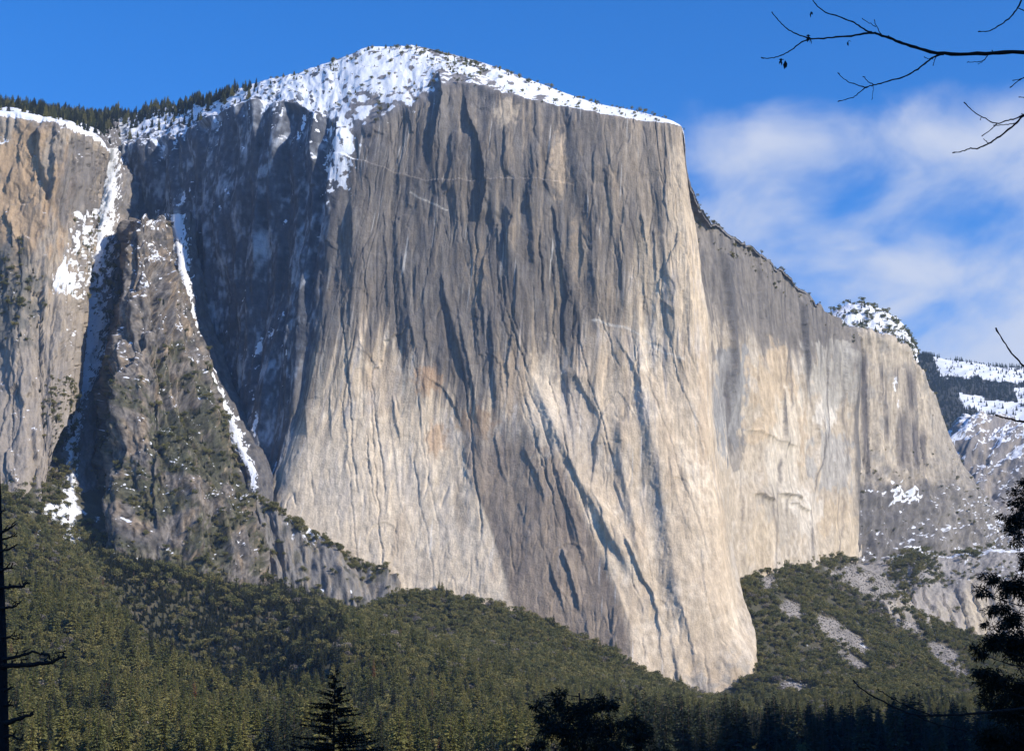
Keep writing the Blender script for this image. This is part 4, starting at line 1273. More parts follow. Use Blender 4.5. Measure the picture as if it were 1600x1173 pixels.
def bark_material(name, c0, c1, scale=3.0):
    m, t, b = new_mat(name)
    tcn = N(t, 'ShaderNodeTexCoord')
    nn = noise_node(t, tcn.outputs['Object'], scale, 5, .6, (1, 1, .2))
    t.links.new(mix_rgb(t, nn, c0, c1), b.inputs['Base Color'])
    b.inputs['Roughness'].default_value = .95
    bp = N(t, 'ShaderNodeBump'); bp.inputs['Distance'].default_value = .03
    t.links.new(nn, bp.inputs['Height']); t.links.new(bp.outputs[0], b.inputs['Normal'])
    return m


NEEDLE = leaf_material('conifer_needles', (.115, .13, .048), (.19, .19, .064), (.28, .255, .09), trans=.22)
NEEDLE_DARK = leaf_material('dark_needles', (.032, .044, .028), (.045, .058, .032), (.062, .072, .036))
OAKLEAF = leaf_material('oak_leaves', (.115, .125, .05), (.18, .175, .066), (.26, .23, .09), trans=.22)
DEADLEAF = leaf_material('dead_needles', (.20, .085, .035), (.23, .10, .04), (.17, .09, .05))
GREYTWIG = leaf_material('bare_twigs', (.17, .15, .13), (.22, .20, .17), (.26, .23, .19))
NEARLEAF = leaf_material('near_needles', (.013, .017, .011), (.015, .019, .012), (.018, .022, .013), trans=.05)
BARK = bark_material('bark', (.06, .045, .035), (.12, .09, .07))
DARKBARK = bark_material('dark_bark', (.018, .015, .014), (.035, .030, .028), 20)

UP = np.array([0, 0, 1.0])


def conifer_meshes(nm, mat, lv=17, per=8, R0=.17, top=.0):
    """unit-height conifer: trunk mesh and crown mesh"""
    tb = MB()
    tb.tube([(0, 0, -.03), (0, 0, .4), (0, 0, .97)], [.017, .012, .003], 5)
    cb = MB()
    lv, per = int(lv * 1.5), per + 2
    for i in range(lv):
        z = .10 + .88 * (i / (lv - 1)) ** .92
        rad = R0 * (1 - z) ** .72 * rng.uniform(.75, 1.15) + .012
        k_ = max(3, int(per * (.55 + .45 * (1 - z))))
        a = rng.uniform(0, 6.28) + np.arange(k_) / k_ * 6.28 + rng.normal(0, .25, k_)
        rr_ = rad * rng.uniform(.6, 1.2, k_)
        dirs = np.stack([np.cos(a), np.sin(a), rng.normal(-.15 + .5 * z, .15, k_)], -1)
        base = np.stack([0 * a, 0 * a, z + rng.normal(0, .008, k_)], -1)
        cb.sprays(base, dirs, rr_, rr_ * .10 + .004, .22)
        for fr_ in (.28, .5, .72):
            base2 = base + dirs * rr_[:, None] * fr_ - UP * (rr_ * .22 * fr_ ** 2)[:, None]
            for sgn in (-1, 1):
                dd = dirs + np.stack([-np.sin(a), np.cos(a), 0 * a], -1) * sgn * rng.uniform(.6, 1.1) + rng.normal(0, .12, dirs.shape)
                cb.sprays(base2, dd, rr_ * (.62 - .35 * fr_), rr_ * .085 + .004, .25)
    return tb.mesh('trunk', BARK), cb.mesh('crown', mat)


def oak_meshes(nm, mat, n=210, squat=.62, lobes=7):
    n = int(n * 2.2)
    tb = MB()
    tb.tube([(0, 0, -.05), (.02, 0, .25), (-.01, .02, .6)], [.045, .03, .012], 5)
    cb = MB()
    ce = np.stack([rng.normal(0, .2, lobes), rng.normal(0, .2, lobes), rng.uniform(.4, .78, lobes)], -1)
    ra = rng.uniform(.17, .28, lobes)
    w_ = rng.integers(0, lobes, n)
    dd = rng.normal(size=(n, 3)); dd /= np.linalg.norm(dd, axis=1, keepdims=True)
    dd[:, 2] = np.abs(dd[:, 2]) * np.where(rng.random(n) < .75, 1, -1)
    p = ce[w_] + dd * ra[w_][:, None] * rng.uniform(.65, 1.02, n)[:, None]
    t_ = np.cross(dd, rng.normal(size=(n, 3))) + dd * .35
    cb.sprays(p - t_ * .03, t_, rng.uniform(.06, .12, n), rng.uniform(.03, .05, n), .1)
    return tb.mesh('trunk', BARK), cb.mesh('crown', mat)


CON = [conifer_meshes('c', NEEDLE, 17, 8, r0) for r0 in (.19, .22, .25, .20)]
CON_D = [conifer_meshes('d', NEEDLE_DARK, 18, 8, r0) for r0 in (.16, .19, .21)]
OAK = [oak_meshes('o', OAKLEAF, n_, .6, l_) for n_, l_ in ((220, 6), (240, 8), (200, 5), (230, 7))]
DEAD = [conifer_meshes('x', DEADLEAF, 14, 7, .15)]
GREY = [oak_meshes('g', GREYTWIG, 150, .6, 6)]


def boulder_meshes(seed):
    r_ = np.random.default_rng(seed)
    t_ = (1 + 5 ** .5) / 2
    V = np.array([(-1, t_, 0), (1, t_, 0), (-1, -t_, 0), (1, -t_, 0), (0, -1, t_), (0, 1, t_), (0, -1, -t_), (0, 1, -t_), (t_, 0, -1), (t_, 0, 1), (-t_, 0, -1), (-t_, 0, 1)]) / 1.9
    V = V * r_.uniform(.7, 1.15, (12, 1)) * np.array([.5, .42, .36]) + np.array([0, 0, .2])
    F_ = [(0, 11, 5), (0, 5, 1), (0, 1, 7), (0, 7, 10), (0, 10, 11), (1, 5, 9), (5, 11, 4), (11, 10, 2), (10, 7, 6), (7, 1, 8), (3, 9, 4), (3, 4, 2), (3, 2, 6), (3, 6, 8), (3, 8, 9), (4, 9, 5), (2, 4, 11), (6, 2, 10), (8, 6, 7), (9, 8, 1)]
    b_ = MB(); b_.add(V, F_)
    c_ = MB(); c_.add(V * .5, F_)
    return c_.mesh('core', STONE), b_.mesh('boulder', STONE)


STONE = leaf_material('talus_stone', (.20, .185, .17), (.29, .27, .245), (.38, .35, .31), .95, 0.0)
BOU = [boulder_meshes(i) for i in (1, 2, 3)]
KINDS = CON + CON_D + OAK + DEAD + GREY + BOU
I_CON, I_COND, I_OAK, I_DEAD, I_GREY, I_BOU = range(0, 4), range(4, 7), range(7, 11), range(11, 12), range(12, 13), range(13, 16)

tmpl = bpy.data.collections.new('tree_kinds')          # templates, not linked to the scene
for i, (tm, cm) in enumerate(KINDS):
    me = bpy.data.meshes.new('tree_kind')
    nt, nc_ = len(tm.vertices), len(cm.vertices)
    V = np.empty((nt + nc_) * 3, np.float32)
    a_ = np.empty(nt * 3, np.float32); tm.vertices.foreach_get('co', a_)
    b_ = np.empty(nc_ * 3, np.float32); cm.vertices.foreach_get('co', b_)
    fa = np.empty(len(tm.loops), np.int32); tm.loops.foreach_get('vertex_index', fa)
    fb_ = np.empty(len(cm.loops), np.int32); cm.loops.foreach_get('vertex_index', fb_)
    fl = np.concatenate([fa, fb_ + nt])
    me.vertices.add(nt + nc_); me.vertices.foreach_set('co', np.concatenate([a_, b_]))
    me.loops.add(len(fl)); me.loops.foreach_set('vertex_index', fl)
    me.polygons.add(len(fl) // 3); me.polygons.foreach_set('loop_start', np.arange(0, len(fl), 3, dtype=np.int32))
    me.materials.append(tm.materials[0]); me.materials.append(cm.materials[0])
    me.polygons.foreach_set('material_index', np.concatenate([np.zeros(len(fa) // 3, np.int32), np.ones(len(fb_) // 3, np.int32)]))
    me.update(calc_edges=True)
    o = bpy.data.objects.new('kind_%02d' % i, me)
    tmpl.objects.link(o)

ng = bpy.data.node_groups.new('scatter_trees', 'GeometryNodeTree')
ng.interface.new_socket('Geometry', in_out='INPUT', socket_type='NodeSocketGeometry')
ng.interface.new_socket('Geometry', in_out='OUTPUT', socket_type='NodeSocketGeometry')
gi = ng.nodes.new('NodeGroupInput'); go = ng.nodes.new('NodeGroupOutput')
ci = ng.nodes.new('GeometryNodeCollectionInfo')
ci.inputs['Collection'].default_value = tmpl
ci.inputs['Separate Children'].default_value = True
ci.inputs['Reset Children'].default_value = True
iop = ng.nodes.new('GeometryNodeInstanceOnPoints')
iop.inputs['Pick Instance'].default_value = True


def named(nm, dt):
    n = ng.nodes.new('GeometryNodeInputNamedAttribute')
    n.data_type = dt
    n.inputs['Name'].default_value = nm
    return [o for o in n.outputs if o.enabled and o.name == 'Attribute'][0]


ng.links.new(gi.outputs[0], iop.inputs['Points'])
ng.links.new(ci.outputs[0], iop.inputs['Instance'])
ng.links.new(named('idx', 'INT'), iop.inputs['Instance Index'])
ng.links.new(named('rot', 'FLOAT_VECTOR'), iop.inputs['Rotation'])
ng.links.new(named('scl', 'FLOAT_VECTOR'), iop.inputs['Scale'])
ng.links.new(iop.outputs[0], go.inputs[0])


def scatter(name, P, idx, size, wid, label):
    if not len(P):
        return
    me = bpy.data.meshes.new(name)
    me.vertices.add(len(P)); me.vertices.foreach_set('co', np.asarray(P, np.float32).ravel())
    a = me.attributes.new('idx', 'INT', 'POINT'); a.data.foreach_set('value', np.asarray(idx, np.int32))
    rot = np.stack([rng.normal(0, .03, len(P)), rng.normal(0, .03, len(P)), rng.uniform(0, 6.28, len(P))], -1)
    a = me.attributes.new('rot', 'FLOAT_VECTOR', 'POINT'); a.data.foreach_set('vector', rot.astype(np.float32).ravel())
    scl = np.stack([size * wid, size * wid, size], -1)
    a = me.attributes.new('scl', 'FLOAT_VECTOR', 'POINT'); a.data.foreach_set('vector', scl.astype(np.float32).ravel())
    o = bpy.data.objects.new(name, me)
    col.objects.link(o)
    md = o.modifiers.new('scatter', 'NODES'); md.node_group = ng
    tag(o, label, None, None, 'stuff')
    return o


def pick(rangelike, n):
    r_ = np.array(list(rangelike))
    return r_[rng.integers(0, len(r_), n)]


# ---------------------------------------------------------------- forest on the ground sheet
BND = np.array([(-400, 770), (0, 766), (60, 752), (90, 775), (130, 815), (170, 845), (260, 865), (330, 865), (395, 893), (440, 920), (480, 932), (515, 945), (560, 962), (600, 938), (640, 925), (705, 935),
                (800, 958), (880, 988), (960, 1025), (1040, 1069), (1105, 1095), (1149, 1097), (1151, 918), (1195, 894), (1285, 874), (1345, 876), (1400, 930), (1480, 985), (1560, 1005), (2000, 1010)], float)


def jitter(x0, x1, y0, y1, sp):
    X, Y = np.meshgrid(np.arange(x0, x1, sp), np.arange(y0, y1, sp))
    X = X + rng.uniform(-.48, .48, X.shape) * sp; Y = Y + rng.uniform(-.48, .48, Y.shape) * sp
    return X.ravel(), Y.ravel()


def on_ground(sp, y0, y1):
    X, Y = jitter(-950, 1350, y0, y1, sp)
    k_ = np.abs(X) < .34 * Y + 40
    X, Y = X[k_], Y[k_]
    Z = ground_z(X, Y)
    P = np.stack([X, Y, Z], -1)
    U, V = proj(P)
    ok = (V > np.interp(U, BND[:, 0], BND[:, 1]) - 3 + fbm(U / 14, V / 14, 2, 499) * 9) & (V < 1260)
    tl = np.zeros(len(P))
    wv = fbm(X / 22, Y / 22, 3, 413) * 9
    for p in TALUS:
        tl = np.maximum(tl, poly_mask(U + wv, V + wv * .6, p))
    ok &= ~((tl > 0) & (rng.random(len(P)) > .06) & (Y > 2000))
    return P[ok], U[ok], V[ok]


P1, U1, V1 = on_ground(13.5, 900, 2700)
den_ = fbm(P1[:, 0] / 70, P1[:, 1] / 70, 3, 501)
hi = sstep(P1[:, 1], 1750, 2350)
right = U1 > 1130
keep = rng.random(len(P1)) < np.where(right, np.where(P1[:, 1] > 2350, .12, .9), 1 - .80 * hi) * (.25 + .75 * sstep(den_, -.62, -.25))
keep &= ~((P1[:, 1] < 1000) & (U1 < 620) & (V1 > 1235))
P1, U1, V1, hi = P1[keep], U1[keep], V1[keep], hi[keep]
sz1 = 12 + 21 * rng.random(len(P1)) ** 1.5 * (1 - .25 * hi)
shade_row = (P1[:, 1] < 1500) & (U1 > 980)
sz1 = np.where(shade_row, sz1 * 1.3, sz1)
stand = fbm(P1[:, 0] / 130, P1[:, 1] / 130, 3, 521)
id1 = np.where(rng.random(len(P1)) < .05 + .6 * sstep(stand, -.05, .5), pick(I_COND, len(P1)), pick(I_CON, len(P1)))
id1 = np.where((U1 > 1000) & (P1[:, 1] < 1600), pick(I_COND, len(P1)), id1)  # darker needles here deepen the shade of the valley-floor row
q = rng.random(len(P1))
id1 = np.where((q < .010) & (U1 < 900), 11, id1)
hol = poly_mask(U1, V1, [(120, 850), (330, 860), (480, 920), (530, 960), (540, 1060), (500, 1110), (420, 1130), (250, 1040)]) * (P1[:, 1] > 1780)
id1 = np.where((hol > 0) & (rng.random(len(P1)) < .9), pick(I_COND, len(P1)), id1)  # dark needles stand in for the shade lying in the hollow

P2, U2, V2 = on_ground(7.6, 980, 3150)
hi2 = sstep(P2[:, 1], 1500, 2250)
den_ = fbm(P2[:, 0] / 40, P2[:, 1] / 40, 3, 505)
right = U2 > 1148
left_thin = (U2 < 130) & (P2[:, 1] > 2050)
pk = np.where(right, np.where(den_ > -.38, .80, .10), .58 + .35 * hi2) * np.where(left_thin, .35 + .65 * sstep(den_, -.3, .35), 1)
keep = (rng.random(len(P2)) < pk)
P2, U2, V2 = P2[keep], U2[keep], V2[keep]
sz2 = rng.uniform(8, 15, len(P2))
id2 = pick(I_OAK, len(P2))
id2 = np.where(rng.random(len(P2)) < .02 + .22 * sstep(fbm(P2[:, 0] / 60, P2[:, 1] / 60, 3, 523), .12, .5), 12, id2)
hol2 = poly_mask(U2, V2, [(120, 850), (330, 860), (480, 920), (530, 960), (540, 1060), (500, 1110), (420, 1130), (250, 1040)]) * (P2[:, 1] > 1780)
id2 = np.where((hol2 > 0) & (rng.random(len(P2)) < .85), pick(I_COND, len(P2)), id2)  # oaks swapped for dark conifers to deepen the hollow's shade
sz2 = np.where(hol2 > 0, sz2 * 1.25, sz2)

# the largest of each kind in view are single trees, the rest one mass
def split_biggest(P, idx, size, ok, n):
    tip = P + UP * size[:, None]
    tu, tv = proj(tip)
    bu_, bv_ = proj(P)
    vis = (tu > 4) & (tu < 1596) & (tv < 1150) & ok
    sc_ = np.where(vis, size / P[:, 1], -1)
    o = np.argsort(-sc_)[:n]
    o = o[sc_[o] > 0]
    m_ = np.zeros(len(P), bool); m_[o] = True
    return m_


shaded1 = (P1[:, 1] < 1500) & (U1 > 980)
b1 = split_biggest(P1, id1, sz1, np.isin(id1, list(I_CON) + list(I_COND)), 300)
b2 = split_biggest(P2, id2, sz2, np.isin(id2, list(I_OAK)), 240)


def single_tree(name, k, P, size, wid, label, cat, group):
    e = bpy.data.objects.new(name, None)
    col.objects.link(e)
    e.empty_display_size = 1
    e.location = P; e.scale = (size * wid, size * wid, size); e.rotation_euler = (0, 0, random.uniform(0, 6.28))
    for me, nm in zip(KINDS[k], ('trunk', 'crown')):
        o = bpy.data.objects.new(nm, me)
        col.objects.link(o); o.parent = e
    tag(e, label, cat, group)


def whereabouts(u_, Y_):
    """a landmark in the picture that the tree stands by"""
    if u_ < 130: return 'behind the dead snag at the left edge'
    if u_ < 330: return 'low on the left spur between snag and fir tip'
    if u_ < 460: return 'on the left spur just left of the near fir tip'
    if u_ < 600: return 'right behind the near fir tip at the lower edge'
    if u_ < 720: return 'on the slope just right of the near fir tip'
    if u_ < 830: return 'on the slope just left of the near dark pine'
    if u_ < 1030: return 'right behind the near dark pine at the lower edge'
    if u_ < 1180: return 'on the valley floor below the toe of the great prow'
    if u_ < 1330: return 'on the valley floor between the prow and the bare twigs'
    if u_ < 1500: return 'on the valley floor behind the low bare twigs'
    return 'on the valley floor beside the dark cedar at the right'


def tree_label(kind, look, u_, Y_):
    w_ = whereabouts(u_, Y_)
    return look + ' ' + kind + ' ' + w_, kind + 's ' + w_


med1 = np.median(sz1[b1]); med2 = np.median(sz2[b2])
for i in np.nonzero(b1)[0]:
    sh_ = 'shaded' if U1[i] > 1030 else ('dark green' if id1[i] in I_COND else 'olive green')
    tl_ = 'tall' if sz1[i] > med1 else 'shorter'
    lb, gp = tree_label('conifer', tl_ + ' ' + sh_, U1[i], P1[i, 1])
    single_tree('conifer', int(id1[i]), P1[i], float(sz1[i]), random.uniform(.85, 1.2), lb, 'tree', gp)
for i in np.nonzero(b2)[0]:
    lb, gp = tree_label('oak', ('large' if sz2[i] > med2 else 'small') + ' rounded', U2[i], P2[i, 1])
    single_tree('oak_tree', int(id2[i]), P2[i], float(sz2[i]), random.uniform(.9, 1.25), lb, 'tree', gp)
scatter('conifer_forest', P1[~b1], id1[~b1], sz1[~b1], rng.uniform(.85, 1.2, (~b1).sum()), 'dense conifer forest covering the lower slopes')
scatter('oak_woodland', P2[~b2], id2[~b2], sz2[~b2], rng.uniform(.95, 1.3, (~b2).sum()), 'rounded oak woodland on the talus under the cliffs')


X, Y = jitter(380, 1150, 2350, 3150, 4.2)
Z = ground_z(X, Y)
PB = np.stack([X, Y, Z], -1)
UB, VB = proj(PB)
wv_ = fbm(X / 22, Y / 22, 3, 413) * 9
tl = np.zeros(len(PB))
for p in TALUS:
    tl = np.maximum(tl, poly_mask(UB + wv_, VB + wv_ * .6, p))
tl = np.maximum(tl, .35 * poly_mask(UB, VB, [(1000, 1050), (1130, 1088), (1176, 1050), (1196, 1062), (1170, 1108), (1080, 1108), (990, 1066)]))
PB = PB[rng.random(len(PB)) < tl * .8]
scatter('talus_boulders', PB, pick(I_BOU, len(PB)), rng.uniform(1.6, 5.0, len(PB)) * rng.uniform(.6, 1.1, len(PB)), rng.uniform(.9, 1.5, len(PB)), 'grey boulder talus between the oaks on the right slope')


# ---------------------------------------------------------------- trees and scrub on the rock
def on_surf(s, prob, n):
    w_ = np.clip(prob, 0, None).ravel() * 1.0
    e1 = np.linalg.norm(np.gradient(s.P, axis=0), axis=-1); e2 = np.linalg.norm(np.gradient(s.P, axis=1), axis=-1)
    w_ = w_ * (e1 * e2).ravel()
    tot = w_.sum()
    if tot <= 0:
        return np.zeros((0, 3))
    i = rng.choice(len(w_), size=n, p=w_ / tot)
    P = s.P.reshape(-1, 3)[i]
    return P + rng.normal(0, 1.2, P.shape) * np.array([1, 1, 0.0])


def rock_scatter(name, s, prob, n, kinds, lo, hi_, label):
    P = on_surf(s, prob, n)
    sz = lo * .7 + (hi_ * 1.1 - lo * .7) * rng.random(len(P)) ** 1.7
    return scatter(name, P - UP * .3, pick(kinds, len(P)), sz, rng.uniform(.9, 1.3, len(P)), label)


PLK = list(I_COND) + [0, 3]
infr = (pl.u > -40) & (pl.u < 260)
rock_scatter('plateau_forest', pl, infr * sstep(pl.v, 260, 190) * (pl.r < 3.2) * (.35 + sstep(pl.r, 1.3, 2.0)) * (1 - .9 * (sstep(pl.u, 150, 190) * (pl.r < 2.5))), 900, PLK, 16, 31, 'dark conifers along the plateau skyline at upper left')
wu, wv = wall.u, wall.v
lefttop = (wall.c > .6) & (wall.c < 4.2) & (wall.r > 9.4) & (wall.r < 12.2)
rock_scatter('rim_forest', wall, lefttop * (.12 + sstep(wall.r, 11.0, 11.7) * 1.2) * sstep(4.4 - wall.c, 0, 1.5), 430, PLK, 12, 26, 'conifers behind the snowfield left of the summit dome')
domem = (wall.c > 4.2) & (wall.c < 17) & (wall.r > 9.1) & (wall.r < 12.05)
rock_scatter('summit_scrub', wall, domem * (.25 + 1.2 * sstep(wall.r, 11.2, 11.95) + 1.2 * blob(wu, wv, 700, 115, 50, 40) + .5 * sstep(wall.c, 12, 15)) * (.3 + sstep(fbm(wall.s / 40, wall.P[..., 1] / 40, 3, 511), -.1, .4)), 420, list(I_OAK) + [1, 2], 3.5, 10, 'scattered scrub and stunted trees on the snowy summit dome')
rimE = (wall.c > 18.6) & (wall.c < 24.3) & (wall.r > 8.3) & (wall.r < 12.05)
rock_scatter('rim_scrub', wall, rimE * 1.0 * (1.4 - .045 * wall.c), 130, list(I_OAK), 4, 11, 'dark scrub along the sloping rim of the right-hand face')
rock_scatter('cap_scrub', cap_, (cap_.u > 1295) * (cap_.r > .8) * (cap_.r < 3.1) * (.15 + sstep(fbm(cap_.s / 24, cap_.h / 16, 3, 513), -.1, .3)), 330, list(I_OAK) + [4, 5], 6, 15, 'dark scrub dotting the snowy cap above the far buttress')
rock_scatter('ridge_forest', fr, (1 - fr.clear * .93) * (fr.u > 1400) * (fr.u < 1680) * (fr.v > 540) * (fr.v < 700), 7000, I_COND, 9, 24, 'blue-dark forest on the distant ridge')
rock_scatter('pinnacle_scrub', pn, (.05 + pn.veg) * sstep(pn.v, 330, 520) * (.25 + sstep(fbm(pn.s / 30, pn.h / 30, 3, 515), -.2, .3)), 1250, list(I_OAK) + [4, 5], 5, 12, 'dark scrub and small trees clinging to the rock pinnacle')
rock_scatter('low_cliff_scrub', lc, .12 + lc.veg + 3.0 * (np.abs(lc.r - 1.0) < .35) * (lc.u > 400) * (lc.u < 600), 620, I_OAK, 4, 10, 'scrub on the ledges of the low grey cliff')
rock_scatter('buttress_scrub', bt, blob(bt.bu, bt.bv, 0, 465, 70, 95) + .8 * blob(bt.bu, bt.bv, 92, 640, 30, 60) + .2 * poly_mask(bt.bu, bt.bv, [(120, 330), (170, 320), (170, 470), (100, 470)]), 520, list(I_OAK) + [4, 5], 4, 11, 'dark scrub on the lower ledges of the left buttress')
rock_scatter('gully_scrub', gu, (blob(gu.u, gu.v, 90, 640, 34, 70) + blob(gu.u, gu.v, 60, 760, 60, 60) + blob(gu.u, gu.v, 130, 440, 40, 26) + .25 * sstep(np.abs(gu.u - 140), 14, 30)) * (gu.v > 380), 620, list(I_OAK) + list(I_COND), 6, 17, 'dark bushes and firs beside the snow gully')
rock_scatter('ledge_woodland', lt, (blob(lt.u, lt.v, 1428, 895, 46, 34) * 2.2 + blob(lt.u, lt.v, 1515, 870, 22, 14) * 1.2 + blob(lt.u, lt.v, 1400, 945, 50, 24) + .05 * (lt.slab < .5) + .10) * (lt.u < 1600) * (1 - .85 * lt.slab * (lt.u > 1420)), 700, I_OAK, 5, 13, 'clumps of oak on the talus ledge at right')
rock_scatter('far_buttress_scrub', fb, (fb.bv > 700) * (.15 + sstep(fbm(fb.s / 30, fb.h / 30, 3, 517), 0, .3)) + .8 * (fb.r > 6.9) * (fb.r < 8.1), 420, list(I_OAK), 4, 9, 'scrub on the broken foot of the far buttress')
# ================================================================ near trees in the valley's shade
def thing(name, loc, label, cat, group=None):
    e = bpy.data.objects.new(name, None)
    col.objects.link(e)
    e.location = loc
    bpy.context.view_layer.update()
    return tag(e, label, cat, group)


def local(P, e):
    return np.asarray(P, float) - np.array(e.location)


# ---- young fir in the middle of the lower edge
tip = at(524, 1042, 140.0)
gz = float(ground_z(np.array([tip[0]]), np.array([tip[1]]))[0])
fir = thing('fir_tree', (float(tip[0]), 140.0, gz), 'near-black fir tip with a thin leader at the lower edge left of centre', 'tree')
H = float(tip[2]) - gz
tb = MB(); tb.tube([(0, 0, -.2), (.02, 0, H * .5), (-.03, 0, H * .8), (0, 0, H)], [.22, .12, .06, .012], 7)
tb.build('trunk', DARKBARK, fir)
bb = MB(); cb = MB()
z = H - .35
while z > 2.0:
    dtop = H - z
    for _ in range(2 if dtop < 1.5 else 3):
        a = rng.uniform(0, 6.28)
        L = min(4.6, .25 + dtop * .52) * rng.uniform(.45, 1.15)
        up0 = .35 if dtop < 3 else .15
        t_ = np.linspace(0, 1, 7)
        rise = L * (up0 * t_ - .28 * t_ ** 2 + .22 * t_ ** 3) + rng.normal(0, .03)
        pts = np.stack([np.cos(a) * L * t_, np.sin(a) * L * t_, z + rise], -1)
        bb.tube(pts, .010 + .02 * (1 - t_) * min(1, L / 3), 4)
        n_ = int(18 + 52 * L)
        tt_ = rng.uniform(.12, 1.0, n_)
        p = np.stack([np.interp(tt_, t_, pts[:, i]) for i in range(3)], -1)
        sd = np.stack([-np.sin(a) * np.ones(n_), np.cos(a) * np.ones(n_), np.zeros(n_)], -1) * rng.choice([-1, 1], n_)[:, None]
        dr = np.array([np.cos(a), np.sin(a), .1]) * rng.uniform(.3, 1.2, n_)[:, None] + sd * rng.uniform(.2, 1, n_)[:, None] + rng.normal(0, .35, (n_, 3)) - UP * .25
        ln_ = rng.uniform(.12, .34, n_) * (1.15 - .5 * tt_) * min(1.3, .6 + .25 * L)
        cb.sprays(p, dr, ln_, ln_ * .16 + .01, .15)
    z -= rng.uniform(.14, .26)
tag(bb.build('branches', DARKBARK, fir), kind='stuff')
cb.build('crown', NEARLEAF, fir)


def clump_tree(name, base, trunk_pts, clumps, label, spray, dens, flat=.8, seed=0):
    e = thing(name, base, label, 'tree')
    lw = max(.5, spray * 2)
    tb = MB()
    tb.tube(local(trunk_pts, e), np.linspace(.30, .08, len(trunk_pts)) * lw, 8)
    tb.build('trunk', DARKBARK, e)
    bb = MB(); cb = MB()
    tp = np.asarray(trunk_pts)
    for (cu, cv, cY, r_) in clumps:
        c = at(cu, cv, cY)
        rm = r_ * cY / F
        # limb from the trunk, a little lower
        zi = np.clip(c[2] - rm * .8, tp[0, 2] + .5, tp[-1, 2])
        q_ = np.array([np.interp(zi, tp[:, 2], tp[:, 0]), np.interp(zi, tp[:, 2], tp[:, 1]), zi])
        t_ = np.linspace(0, 1, 6)[:, None]
        pts = q_ + (c - q_) * t_ + UP * (np.sin(t_ * np.pi) * -.08 * np.linalg.norm(c - q_)) + rng.normal(0, rm * .05, (6, 3)) * (t_ * (1 - t_) * 4)
        bb.tube(local(pts, e), np.linspace(.10, .02, 6) * lw * .7, 5)
        n_ = int(dens * (rm / spray) ** 2)
        # sub-clumps give a broken outline
        ns = max(5, int(2.0 * rm / spray))
        sd = rng.normal(size=(ns, 3)); sd /= np.linalg.norm(sd, axis=1, keepdims=True)
        sub = c + sd * rm * rng.uniform(.25, .92, (ns, 1)) * np.array([1, 1, flat])
        w_ = rng.integers(0, ns, n_)
        off = rng.normal(size=(n_, 3)) * np.array([1, 1, .7]) * rm * .22
        p = sub[w_] + off
        dr = (p - c) / rm + rng.normal(0, .6, (n_, 3)) - UP * .2
        ln_ = spray * rng.uniform(.5, 1.3, n_)
        cb.sprays(local(p, e), dr, ln_, ln_ * .12, .15)
        for k_ in range(ns):
            tt_ = np.linspace(0, 1, 4)[:, None]
            bb.tube(local(c + (sub[k_] - c) * tt_, e), np.linspace(.02, .006, 4) * lw * .7, 4)
    tag(bb.build('branches', DARKBARK, e), kind='stuff')
    cb.build('crown', NEARLEAF, e)
    return e


# ---- round-topped pine at the lower edge
Yp = 200.0
b0 = at(910, 1200, Yp); gz = float(ground_z(np.array([b0[0]]), np.array([b0[1]]))[0])
t0 = at(905, 1082, Yp)
trk = [(b0[0], Yp, gz - .3), (b0[0] + .2, Yp, gz + 3), tuple(at(912, 1165, Yp)), tuple(at(908, 1120, Yp)), tuple(t0)]
pc = [(882, 1098, 200, 24), (876, 1080, 200, 9), (843, 1100, 199, 12), (848, 1118, 198, 18), (936, 1098, 201, 22), (940, 1086, 201, 8), (905, 1112, 200, 30), (868, 1130, 198, 30), (925, 1130, 199, 32), (953, 1105, 201, 10),
      (962, 1130, 200, 20), (985, 1126, 202, 15), (1003, 1135, 202, 13), (985, 1152, 201, 24), (945, 1158, 198, 34), (895, 1152, 198, 30), (857, 1140, 200, 16), (842, 1160, 199, 15), (826, 1170, 199, 14),
      (1010, 1165, 200, 18), (1016, 1140, 201, 7), (960, 1185, 200, 34), (880, 1188, 200, 30), (920, 1190, 200, 36), (1000, 1190, 200, 26), (845, 1190, 200, 22), (1035, 1172, 201, 10)]
clump_tree('pine_tree', (float(b0[0]), Yp, gz), trk, pc, 'broad near-black pine crown at the lower edge right of centre', .62, 74)

# ---- dark cedar filling the lower right corner
Yc = 50.0
b0 = at(1668, 1300, Yc); gz = float(ground_z(np.array([b0[0]]), np.array([b0[1]]))[0])
trk = [(b0[0], Yc, gz - .3), (b0[0], Yc, gz + 4), tuple(at(1664, 1000, Yc)), tuple(at(1668, 760, Yc)), tuple(at(1672, 560, Yc))]
cc_ = [(1596, 772, 50, 20), (1606, 750, 50, 14), (1578, 805, 50, 14), (1594, 825, 50, 26), (1584, 842, 49, 18), (1620, 800, 50, 40), (1630, 870, 50, 36), (1604, 880, 51, 12), (1545, 902, 50, 18), (1537, 925, 49, 15), (1568, 915, 50, 22),
       (1592, 918, 50, 26), (1560, 945, 50, 22), (1622, 930, 50, 40), (1582, 968, 50, 26), (1558, 985, 49, 20), (1545, 1005, 49, 20), (1526, 1018, 49, 17), (1535, 1045, 49, 22), (1575, 1010, 50, 34), (1615, 1010, 50, 44),
       (1552, 1068, 49, 24), (1588, 1060, 50, 36), (1625, 1080, 50, 50), (1560, 1100, 49, 28), (1590, 1120, 50, 44), (1558, 1140, 49, 26), (1545, 1165, 49, 26), (1585, 1175, 50, 46), (1630, 1160, 50, 50), (1640, 720, 50, 30), (1660, 660, 50, 36), (1600, 1220, 50, 50)]
clump_tree('cedar_tree', (float(b0[0]), Yc, gz), trk, cc_, 'dense near-black cedar filling the lower right corner', .15, 78)

